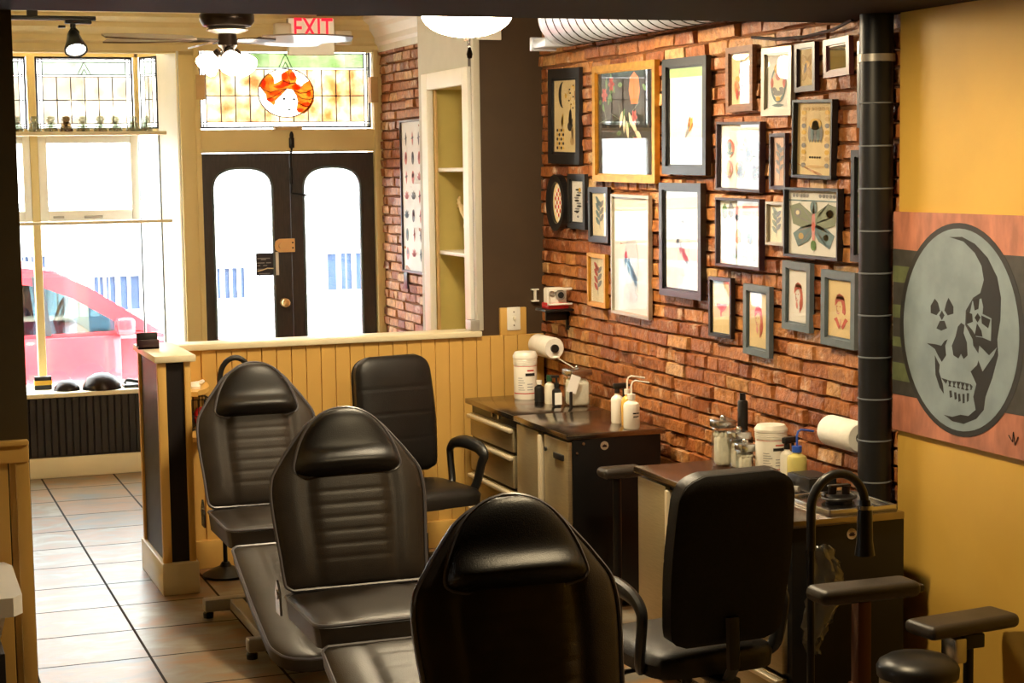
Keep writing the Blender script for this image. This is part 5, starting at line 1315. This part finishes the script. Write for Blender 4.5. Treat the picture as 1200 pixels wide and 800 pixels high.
# camera on a bracket in the brick corner
t = thing('instant_camera', 'old white and red instant camera on a small shelf in the brick corner', 'camera', (3.275, 8.36, 1.24))
part('camera_body', MB().box(-.045, .05, -.045, .045, .02, .105, bev=.01), M['whiteplastic'], t)
part('red_base', MB().box(-.052, .057, -.055, .05, .0, .03, bev=.006), M['red'], t)
ln = part('lens_ring', MB().cyl((.01, -.05, .07), (.01, -.062, .07), .026).cyl((-.035, -.05, .08), (-.035, -.056, .08), .012), M['silverpaint'], t)
part('lens', MB().cyl((.01, -.062, .07), (.01, -.066, .07), .016), M['ink'], ln)
part('strap_bar', MB().box(-.065, .07, -.07, -.062, .095, .107, bev=.003).box(-.065, .07, -.07, -.062, .02, .03, bev=.003).box(-.065, -.055, -.07, -.062, .02, .107, bev=.003), M['whiteplastic'], t)
t = thing('wall_bracket', 'small black bracket shelf carrying the instant camera', 'shelf', (3.285, 8.36, 1.228))
part('shelf_board', MB().box(-.09, .07, -.08, .07, 0, .012, bev=.003), M['blackmetal'], t)
part('bracket_arm', MB().box(-.06, .07, -.01, .01, -.05, 0, bev=.003).box(.05, .07, -.01, .01, -.1, 0, bev=.003), M['blackmetal'], t)
t = thing('wall_hook', 'small white hook plate in the dark corner left of the camera', 'hook', (3.295, 8.69, 1.285))
part('plate', MB().box(-.02, .02, -.012, .012, -.034, -.026, bev=.002).box(-.02, .02, -.012, .012, .026, .034, bev=.002).box(-.005, .005, -.012, .012, -.03, .03, bev=.002), M['whiteplastic'], t)

# light switch
t = thing('light_switch', 'ivory light switch plate on the tan patch of the dark wall', 'light switch', (3.172, HY-.004, 1.168))
part('plate', MB().box(-.037, .037, -.008, 0, -.06, .06, bev=.004), M['whiteplastic'], t)
part('toggle', MB().box(-.006, .006, -.02, -.007, -.006, .012, bev=.003), M['clearplastic'], t)
part('screw', MB().cyl((0, -.0075, .035), (0, -.0095, .035), .004, n=10).cyl((0, -.0075, -.035), (0, -.0095, -.035), .004, n=10), M['silver'], t)

# ------------------------------------------------------------------ bookcase in the alcove
t = thing('alcove_bookcase', 'white framed built-in bookcase with two shelves in the grey wall', 'bookcase', (3.0, 9.19, HZ+.03))
b = MB()
for a in ((8.775, 8.865, .95, 2.47), (9.47, 9.575, .95, 2.47), (8.865, 9.47, 2.38, 2.47)): b.box(2.968, 3.004, a[0], a[1], a[2], a[3], bev=.004)
part('face_frame', b, M['white'], t, world=True)
part('side_board', MB().box(3.004, 3.30, 8.85, 8.87, .95, 2.4).box(3.004, 3.30, 9.46, 9.48, .95, 2.4).box(3.004, 3.30, 8.87, 9.46, 2.38, 2.40), M['shelfpaint'], t, world=True)
part('side_trim', MB().box(2.99, 3.03, 8.755, 8.78, 1.1, 2.47, bev=.004).box(3.004, 3.02, 9.445, 9.47, .95, 2.38, bev=.003), M['mattan'], t, world=True)
for z in (1.945, 1.49):
    part('shelf', MB().box(3.02, 3.30, 8.87, 9.46, z-.014, z+.008, bev=.006), M['white'], t, world=True)
# small figurine whose raised hand shows past the frame
t = thing('plaster_figurine', 'pale plaster figure raising one open hand on the lower bookcase shelf', 'figurine', (3.12, 9.13, 1.4985))
b = MB().lathe([(0, 0), (.06, 0), (.06, .015), (.035, .03), (.05, .08), (.062, .14), (.05, .2), (.03, .23), (.022, .25), (0, .25)], n=24)
part('torso', b, M['agedpaper'], t)
part('head', MB().ball((0, 0, .285), .036, .04, .045, n=16).ball((-.01, .036, .28), .008, .012, .01, n=8), M['agedpaper'], t)
part('arm', MB().tube([(0, .045, .185), (-.01, .10, .19), (-.02, .135, .22), (-.02, .17, .245)], .02, n=10, rs=[.024, .024, .02, .014]), M['agedpaper'], t)
b = MB().ball((-.02, .19, .252), .008, .022, .02, n=12)
for k, (a, l) in enumerate(((1.55, .035), (1.05, .04), (.6, .042), (.15, .04), (-.35, .032))):
    d = Vector((0, math.cos(a), math.sin(a))); p = Vector((-.02, .19, .252))
    b.tube([p+d*.012, p+d*(.012+l*.5), p+d*(.012+l)+Vector((.002, 0, 0))], .005, n=8, rs=[.006, .005, .0035])
part('hand', b, M['agedpaper'], t)
solo('small_box', MB().box(2.935, 2.985, 8.60, 8.68, HZ+.03, HZ+.085, bev=.004), M['silverpaint'], 'small silver box standing at the right end of the half wall cap', 'box', loc=(2.96, 8.7, HZ+.03)).location.y += .08

# ------------------------------------------------------------------ corner shelves inside the return
t = thing('corner_shelf', 'cream two tier corner shelf inside the half wall return', 'shelf', (1.5, 8.5, .7))
for z in (.905, .69):
    b = MB(); b.prism([(1.41, HY-.015), (1.41, 8.30), (1.45, 8.28)]+[(1.42+.14*math.cos(a), HY-.015-.36*math.sin(a)) for a in (1.3, 1.0, .7, .4, .1)]+[(1.56, HY-.015)], lambda p, q: (p, q, z), (0, 0, .022)); sh = part('shelf_board', b, M['wainscot'], t, world=True)
    part('shelf_bracket', MB().prism([(8.6, z), (8.4, z), (8.6, z-.07)], lambda p, q: (1.412, p, q), (.012, 0, 0)), M['wainscot'], sh, world=True)
t = thing('wire_basket', 'black wire basket of red and dark odds on the lower corner shelf', 'basket', (1.485, 8.56, .7135))
b = MB()
for z in (.005, .07, .15): b.tube([(-.06, -.07, z), (.06, -.07, z), (.06, .07, z), (-.06, .07, z)], .004, n=6, closed=True)
for i in range(5):
    for s in (-1, 1): b.cyl((-.06+.03*i, s*.07, 0), (-.06+.03*i, s*.07, .15), .0025, n=6); b.cyl((s*.06, -.07+.035*i, 0), (s*.06, -.07+.035*i, .15), .0025, n=6)
part('wire_frame', b, M['blackmetal'], t)
part('red_bundle', MB().ball((.02, -.02, .06), .035, .03, .05, n=12), M['red'], t, label='red bundle in the basket')
part('dark_bundle', MB().ball((-.025, .01, .045), .03, .045, .045, n=12).ball((.02, .035, .05), .028, .028, .05, n=12), M['blackplastic'], t, label='dark bundle in the basket')
b = MB().lathe([(0, 0), (.03, 0), (.034, .012), (.02, .03), (0, .034)], c=(1.455, 8.42, .927), n=20).tube([(1.47, 8.47, .945), (1.50, 8.53, .94), (1.53, 8.60, .938)], .011, n=8)
solo('soap_dish', b, M['whiteplastic'], 'small white dish and tube on the upper corner shelf', 'dish')

# business card holder on the return cap
t = thing('card_holder', 'black card holder standing on the white cap of the half wall return', 'card holder', (1.262, 8.56, HZ+.032))
part('tray', MB().box(-.045, .055, -.03, .03, 0, .012, bev=.003).box(-.045, .055, .02, .03, 0, .075, bev=.003), M['blackplastic'], t)
part('front_lip', MB().box(-.045, .055, -.03, -.024, 0, .045, bev=.003), M['plumframe'], t)

# ------------------------------------------------------------------ window shelf insulators and sill things
prof = [(0, 0), (.042, 0), (.044, .012), (.036, .03), (.03, .036), (.034, .042), (.034, .05), (.024, .058), (.018, .062), (.026, .07), (.027, .085), (.02, .097), (0, .1)]
ord_ = ['leftmost', 'second', 'third', 'fourth', 'fifth', 'sixth', 'seventh', 'eighth', 'ninth']
proto = None
xs = [.965, 1.075, 1.175, 1.27, 1.375, 1.485, 1.58, 1.69, 1.775]
for i, x in enumerate(xs):
    br_ = i == 3
    lb = 'brown glass insulator among the clear ones on the window shelf' if br_ else '%s clear glass insulator from the left on the window shelf' % ord_[i].replace('leftmost', 'first')
    if proto is None or br_:
        t = thing('glass_insulator', lb, 'insulator', (x, FY-.0, 2.218), 0, 'glass insulators on the window shelf')
        part('dome', MB().lathe(prof, n=24), M['insulatorbrown' if br_ else 'insulator'], t)
        part('pin_socket', MB().lathe([(0, .001), (.012, .001), (.012, .06), (0, .065)], n=14), M['insulatorbrown' if br_ else 'insulator'], t)
        if not br_: proto = t
    else: dup(proto, (x, FY, 2.218), 0, lb)
sz = .55
b = MB().lathe([(.085, 0), (.082, .02), (.06, .048), (.03, .062), (0, .066)], n=28, c=(1.22, FY+.08, sz), cap=False)
solo('dark_bowl', b, M['bronze'], 'small upturned dark bowl on the sill beside the yellow box', 'bowl')
b = MB().lathe([(.125, 0), (.122, .03), (.09, .075), (.045, .10), (0, .107)], n=32, c=(1.44, FY+.06, sz), cap=False)
solo('dark_bowl', b, M['bronze'], 'largest upturned dark bowl in the middle of the window sill', 'bowl')
b = MB().box(1.58, 1.82, FY+.02, FY+.16, sz, sz+.018, bev=.006).tube([(1.585, FY+.04, sz+.03), (1.6, FY+.05, sz+.05), (1.7, FY+.06, sz+.03)], .012, n=8)
solo('dark_tray', b, M['blackplastic'], 'flat dark tray on the sill nearest the half wall return', 'tray')
t = thing('small_carton', 'small black and yellow carton at the foot of the window mullion', 'carton', (1.08, FY+.2, sz))
part('carton_body', MB().box(-.055, .055, -.03, .03, 0, .085, bev=.003), M['blackplastic'], t)
part('carton_band', MB().box(-.056, .056, -.031, .031, .03, .06), M['yellow'], t)

# ------------------------------------------------------------------ near right: gooseneck lamp, arm rests, bin, bag
def gooseneck(loc, label, dx, dz_top, span, grey=False, drop=.16):
    t = thing('gooseneck_lamp', label, 'floor lamp', loc)
    part('base', MB().lathe([(0, 0), (.11, 0), (.112, .012), (.08, .03), (.03, .05), (.018, .07), (0, .07)], n=32), M['blackmetal'], t)
    part('pole', MB().cyl((0, 0, .06), (0, 0, dz_top-span*.5-.1), .011, n=14), M['blackmetal'], t)
    pts = [Vector((0, 0, dz_top-span*.5-.12)), Vector((0, 0, dz_top-span*.5-.02))]
    for i in range(15):
        a = PI-PI*i/14; pts.append(Vector((dx*(.5+.5*math.cos(a)), 0, dz_top-span*.5+span*.5*math.sin(a))))
    pts.append(Vector((dx, 0, dz_top-span*.5-drop*.4)))
    part('flexible_neck', MB().tube(pts, .0135, n=12), M['blackplastic'], t)
    e = Vector((dx, 0, dz_top-span*.5-drop*.4))
    part('lamp_head', MB().lathe([(0, .02), (.016, .015), (.022, -.02), (.024, -.11), (.03, -.15), (.026, -.15), (.018, -.1), (0, -.1)], n=24, c=tuple(e)), M['blackmetal'], t)
    if grey: part('neck_ring', MB().cyl(e+Vector((0, 0, -.012)), e+Vector((0, 0, .0)), .0245, n=20), M['silver'], t)
    return t
gooseneck((1.59, 8.47, 0), 'black gooseneck floor lamp arching behind the farthest tattoo chair', .15, 1.06, .2)
gooseneck((2.565, 4.52, 0), 'black gooseneck floor lamp arching in front of the near station', .18, 1.045, .2, grey=True, drop=0)

t = thing('arm_rest', 'black padded arm rest on a brown post before the vertical pipe', 'arm rest', (2.55, 4.2, 0))
b = MB().box(-.16, .155, -.055, .055, .755, .80, bev=.022, seg=4); b.box(.12, .17, -.045, .045, .765, .79, bev=.012)
part('pad', b, M['leather'], t)
part('post', MB().box(-.03, .012, -.02, .02, .35, .75, bev=.004).box(-.036, .018, -.026, .026, .04, .52, bev=.004), mk('red_brown_metal', lin(92, 52, 34), .35, metal=.3), t)
part('base', MB().box(-.18, .18, -.03, .03, 0, .03, bev=.006).box(-.03, .03, -.2, .2, 0, .03, bev=.006).box(-.03, .01, -.02, .02, .03, .06), M['blackmetal'], t)

t = thing('step_bin', 'round steel bin with domed black lid in the lower right corner', 'bin', (2.885, 4.45, 0))
part('bin_body', MB().lathe([(0, .01), (.113, .01), (.113, .44), (0, .44)], n=40), M['steel'], t)
part('lid', MB().lathe([(0, .435), (.12, .435), (.122, .46), (.115, .474), (.09, .49), (.04, .498), (0, .50)], n=40), M['blackplastic'], t)
part('foot_ring', MB().lathe([(0, 0), (.124, 0), (.124, .03), (.118, .035), (0, .035)], n=40), M['blackplastic'], t)
part('pedal', MB().box(-.03, .03, -.15, -.11, .012, .025, bev=.004), M['blackplastic'], t)
t = thing('arm_rest', 'black padded arm rest standing behind the round steel bin', 'arm rest', (3.15, 4.58, 0))
Mr = Matrix.Rotation(.12, 4, 'Z')
part('pad', MB().box(-.2, .15, -.07, .07, .515, .56, bev=.02, seg=4, M=Mr), M['leather'], t)
part('post', MB().cyl((0, 0, .03), (0, 0, .52), .016).box(-.04, .04, -.03, .03, .46, .505, bev=.005), M['blackmetal'], t)
part('tilt_clamp', MB().box(-.075, -.03, -.04, .04, .42, .50, bev=.008), M['silver'], t)
part('base', MB().lathe([(0, 0), (.11, 0), (.11, .014), (.03, .03), (0, .03)], n=32), M['blackmetal'], t)

# crumpled clear bag hanging on the black end of the near station
b = MB(); r_ = random.Random(9); grid = []
for j in range(19):
    v = j/18; row = []
    for i in range(11):
        u = i/10; wd = .02+.045*math.sin(PI*min(1, v*.9+.08))
        row.append(b.bm.verts.new((2.875+(u-.5)*wd*2+.05*math.sin(v*5)*.5+r_.uniform(-.006, .006), 5.012-.03*math.sin(PI*u)*(.4+.6*math.sin(PI*v))+r_.uniform(-.014, .006), .72-.36*v+r_.uniform(-.006, .006))))
    grid.append(row)
for j in range(18):
    for i in range(10): b.bm.faces.new((grid[j][i], grid[j][i+1], grid[j+1][i+1], grid[j+1][i]))
solo('plastic_bag', b, M['bag'], 'crumpled clear plastic bag hanging on the near station\'s black end', 'bag', sharp=70)
o = bpy.data.objects['plastic_bag']; md = o.modifiers.new('thick', 'SOLIDIFY'); md.thickness = .002

# power cable on the floor by the far office chair
solo('floor_cable', MB().tube([(2.60, 8.55, .008), (2.68, 8.45, .008), (2.74, 8.52, .02), (2.80, 8.60, .08), (2.84, 8.62, .16)], .006, n=8), M['blackplastic'], 'black cable trailing on the floor behind the far office chair', 'cable')

# white hand basin on the stub wall at the left edge
t = thing('hand_basin', 'white wall-hung basin corner at the left edge below the chair rail', 'basin', (.15, 5.66, .68))
b = MB(); b.prism([(-.5, 5.66), (.372, 5.66), (.392, 5.60), (.388, 5.20), (.36, 5.16), (-.5, 5.16)], lambda p, q: (p, q, .70), (0, 0, .055))
part('basin_slab', b, M['white'], t, world=True)
b = MB(); b.prism([(5.2, .692), (5.66, .692), (5.66, .60), (5.45, .57)], lambda p, q: (-.5, p, q), (.84, 0, 0)); part('basin_bowl', b, M['white'], t, world=True)
part('drain_boss', MB().lathe([(0, 0), (.03, 0), (.026, .012), (0, .016)], c=(.26, 5.35, .735), n=20), M['silverpaint'], t, world=True)
t = thing('floor_cabinet', 'near-black cabinet standing under the white basin', 'cabinet', (.0, 5.45, 0))
part('carcass', MB().box(-.5, .34, 5.28, 5.66, .05, .565, bev=.004), M['darkpanel'], t, world=True)
part('plinth', MB().box(-.48, .32, 5.32, 5.66, 0, .05), M['darkpanel'], t, world=True)
part('door', MB().box(-.48, .32, 5.262, 5.28, .08, .55, bev=.004), M['darkpanel'], t, world=True)

# ------------------------------------------------------------------ street outside
SZ = -.45
struct('ground_street', MB().box(-14, 26, 12.6, 40, SZ-.2, SZ), M['asphalt'])
struct('ground_sidewalk', MB().box(-14, 26, 12.36, 14.0, SZ, SZ+.12), M['concrete'])
struct('ground_far_sidewalk', MB().box(-14, 26, 18.4, 20.4, SZ, SZ+.12), M['concrete'])
fac = struct('wall_facade', MB().box(-14, 26, 20.4, 20.8, SZ, 7), M['stone'])
b = MB()
for i in range(12):
    x = -6+2.1*i
    b.box(x, x+.9, 20.37, 20.42, 1.9, 3.6, bev=.02)
struct('facade_windows', b, M['whiteplastic'], fac)
b = MB()
b.box(-14, 26, 20.3, 20.4, 1.45, 1.6)
struct('facade_ledge', b, M['concrete'], fac)
def grille(x0, x1, z0, z1, label):
    t = thing('basement_window', label, 'basement window', ((x0+x1)/2, 20.35, z0))
    part('opening', MB().box(x0, x1, 20.34, 20.41, z0, z1), M['bluegrille'], t, world=True)
    b = MB().box(x0-.05, x1+.05, 20.30, 20.36, z1, z1+.06).box(x0-.05, x1+.05, 20.30, 20.36, z0-.06, z0)
    n_ = 4
    for i in range(n_+1):
        x = x0+(x1-x0)*i/n_; b.box(x-.015, x+.015, 20.31, 20.35, z0, z1)
    part('window_bars', b, M['concrete'], t, world=True)
grille(2.42, 2.95, .42, .80, 'barred basement window behind the red car\'s windshield')
grille(1.55, 1.95, .80, 1.05, 'barred basement window above the red car\'s roof')
grille(3.8, 4.15, .5, .85, 'small barred basement window seen through the left door leaf')
grille(5.1, 5.75, .55, .98, 'wide barred basement window seen through the right door leaf')
t = thing('iron_fence', 'tall pale iron fence along the far sidewalk', 'fence', (4, 19.6, SZ+.12))
b = MB()
b.box(-4, 12, 19.585, 19.615, 1.55, 1.59).box(-4, 12, 19.585, 19.615, -.1, -.06)
part('rail', b, M['iron'], t, world=True)
for i in range(60):
    x = .2+.11*i
    part('picket', MB().cyl((x, 19.6, SZ+.12), (x, 19.6, 1.72), .009, n=6).cyl((x, 19.6, 1.72), (x, 19.6, 1.8), .014, .001, n=6), M['iron'], t, world=True)

# parked red car, nose to the right
CY0, CY1 = 15.0, 16.7
t = thing('parked_car', 'red car parked at the kerb outside the shop window', 'car', (1.3, 15.85, SZ))
X = lambda u: u
low = [(-1.6, -.12), (-1.55, .35), (-1.5, .55), (-1.2, .62), (2.15, .64), (2.9, .52), (3.15, .40), (3.25, .15), (3.25, -.14), (2.95, -.2), (-1.4, -.2)]
b = MB(); b.prism(low, lambda p, q: (p, CY0, q), (0, CY1-CY0, 0))
bmesh.ops.bevel(b.bm, geom=[e for e in b.bm.edges if abs(e.verts[0].co.y-e.verts[1].co.y) < 1e-5 and len(e.link_faces) == 2 and e.calc_face_angle(0) > .8], offset=.06, segments=3, affect='EDGES')
part('body', b, M['carred'], t, world=True)
roof = [(-1.25, .60), (-1.05, 1.0), (-.75, 1.16), (.0, 1.235), (.9, 1.235), (1.45, 1.16), (1.75, 1.02), (2.35, .62)]
rin = [(-1.05, .63), (-.92, .93), (-.68, 1.05), (.0, 1.105), (.9, 1.10), (1.38, 1.03), (1.62, .93), (2.12, .63)]
for yy, th in ((CY0+.06, .05), (CY1-.11, .05)):
    b = MB()
    for k in range(len(roof)-1): b.prism([roof[k], roof[k+1], rin[k+1], rin[k]], lambda p, q: (p, yy, q), (0, th, 0))
    part('side_frame', b, M['carred'], t, world=True)
    b = MB()
    for xa, wd in ((1.36, .09), (.28, .08)): b.prism([(xa, .62), (xa+wd, .62), (xa+wd-.06, 1.12), (xa-.06, 1.12)], lambda p, q: (p, yy-.004, q), (0, th+.008, 0))
    part('door_pillar', b, M['cartrim'], t, world=True)
    b = MB(); b.prism(rin, lambda p, q: (p, yy+.02, q), (0, .008, 0)); part('side_glass', b, M['carglass'], t, world=True)
b = MB(); b.prism(roof[2:6]+[(p, q-.03) for p, q in roof[2:6][::-1]], lambda p, q: (p, CY0+.08, q), (0, CY1-CY0-.16, 0)); part('roof', b, M['carred'], t, world=True)
b = MB(); b.prism([(1.45, 1.16), (2.33, .63), (2.31, .63), (1.43, 1.15)], lambda p, q: (p, CY0+.1, q), (0, CY1-CY0-.2, 0)); part('windshield', b, M['carglass'], t, world=True)
b = MB(); b.tube([(p, CY0+.03, 1.255-.02*(abs(p)-.2)) for p in (-.7, -.2, .3, .8)], .018, n=8); part('roof_rail', b, M['cartrim'], t, world=True)
for dx_, x0, x1 in ((0, .3, 1.4), (1, -.85, .24)):
    d = part('door', MB().box(x0, x1+.6*(dx_ == 0), CY0-.012, CY0+.01, -.05, .61, bev=.01), M['carred'], t, world=True)
    part('door_handle', MB().box(x0+.14, x0+.38, CY0-.05, CY0-.012, .46, .50, bev=.015), M['carred'], d, world=True)
part('side_mirror', MB().box(1.95, 2.1, CY0-.2, CY0+.02, .62, .76, bev=.03), M['carred'], t, world=True)
for x in (-.85, 2.45):
    w_ = part('wheel', MB().lathe([(.18, -.1), (.3, -.1), (.34, -.06), (.34, .06), (.3, .1), (.18, .1)], n=32, M=Matrix.Translation((x, CY0+.12, SZ+.34)) @ Matrix.Rotation(PI/2, 4, 'X'), cap=False), M['tyre'], t, world=True)
    part('rim', MB().lathe([(0, -.06), (.19, -.08), (.19, .08), (0, .08)], n=24, M=Matrix.Translation((x, CY0+.12, SZ+.34)) @ Matrix.Rotation(PI/2, 4, 'X')), M['silver'], w_, world=True)
    part('wheel', MB().lathe([(0, -.1), (.3, -.1), (.34, -.06), (.34, .06), (.3, .1), (0, .1)], n=32, M=Matrix.Translation((x, CY1-.12, SZ+.34)) @ Matrix.Rotation(PI/2, 4, 'X')), M['tyre'], t, world=True)
for x in (1.0, -.3):
    for yy in (CY0+.45, CY1-.45):
        s_ = part('car_seat', MB().box(x-.3, x+.2, yy-.24, yy+.24, .1, .3, bev=.05).box(x-.38, x-.22, yy-.23, yy+.23, .25, .78, bev=.05), M['carseat'], t, world=True)
        part('car_headrest', MB().box(x-.38, x-.27, yy-.13, yy+.13, .80, .99, bev=.04), M['carseat'], s_, world=True)
part('dashboard', MB().box(1.75, 2.3, CY0+.15, CY1-.15, .35, .66, bev=.06), M['carseat'], t, world=True)
part('steering_wheel', MB().tube([(1.62+.06*math.sin(a), CY1-.5+.18*math.cos(a), .68+.17*math.sin(a)) for a in [2*PI*i/24 for i in range(24)]], .016, n=8, closed=True).cyl((1.62, CY1-.5, .68), (1.8, CY1-.5, .6), .03), M['cartrim'], t, world=True)

# ------------------------------------------------------------------ light
w = bpy.data.worlds.new('sky'); bpy.context.scene.world = w; w.use_nodes = True
wt = w.node_tree; bg = wt.nodes['Background']
bg.inputs[0].default_value = (.84, .93, 1, 1); bg.inputs[1].default_value = 12
def area_portal(name, loc, rot, sx_, sy_):
    l = bpy.data.lights.new(name, 'AREA'); l.shape = 'RECTANGLE'; l.size = sx_; l.size_y = sy_; l.cycles.is_portal = True
    o = bpy.data.objects.new(name, l); C.objects.link(o); o.location = loc; o.rotation_euler = rot
area_portal('window_portal', (1.09, GY+.1, 1.65), (-PI/2, 0, 0), 1.5, 2.2)
area_portal('door_portal', (2.72, FY+.12, 1.6), (-PI/2, 0, 0), 1.2, 2.3)
sl = bpy.data.lights.new('sun', 'SUN'); sl.energy = 7; sl.angle = .01; sl.color = (1, .97, .92)
so = bpy.data.objects.new('sun', sl); C.objects.link(so); so.rotation_euler = Vector((.25, -.42, 1)).to_track_quat('Z', 'Y').to_euler()
def can(x, y, z, p, r=.06, col=(1, .78, .46)):
    t = thing('can_lamp', 'lit recessed can lamp in the dark near ceiling' if y > 3 else 'second lit can lamp in the dark near ceiling behind the viewer', 'ceiling lamp', (x, y, z))
    part('trim_ring', MB().lathe([(r, -.004), (r+.025, -.004), (r+.025, .001), (r, .001)], n=32, cap=False), M['silverpaint'], t)
    part('lamp_face', MB().lathe([(0, -.003), (r, -.003), (r, -.0005), (0, -.0005)], n=32), M['canlamp'], t)
    l = bpy.data.lights.new('can_light', 'AREA'); l.shape = 'DISK'; l.size = r*2; l.energy = p; l.color = col
    o = bpy.data.objects.new('can_light', l); C.objects.link(o); o.location = (x, y, z-.012)
can(2.3, 4.72, 2.45, 27)
l = bpy.data.lights.new('track_spot', 'SPOT'); l.energy = 30; l.color = (1, .88, .66); l.spot_size = 1.2; l.shadow_soft_size = .05
o = bpy.data.objects.new('track_spot', l); C.objects.link(o); o.location = Vector((1.205, 10.6, CZ-.21))+dv*.13; o.rotation_euler = (-dv).to_track_quat('Z', 'Y').to_euler()
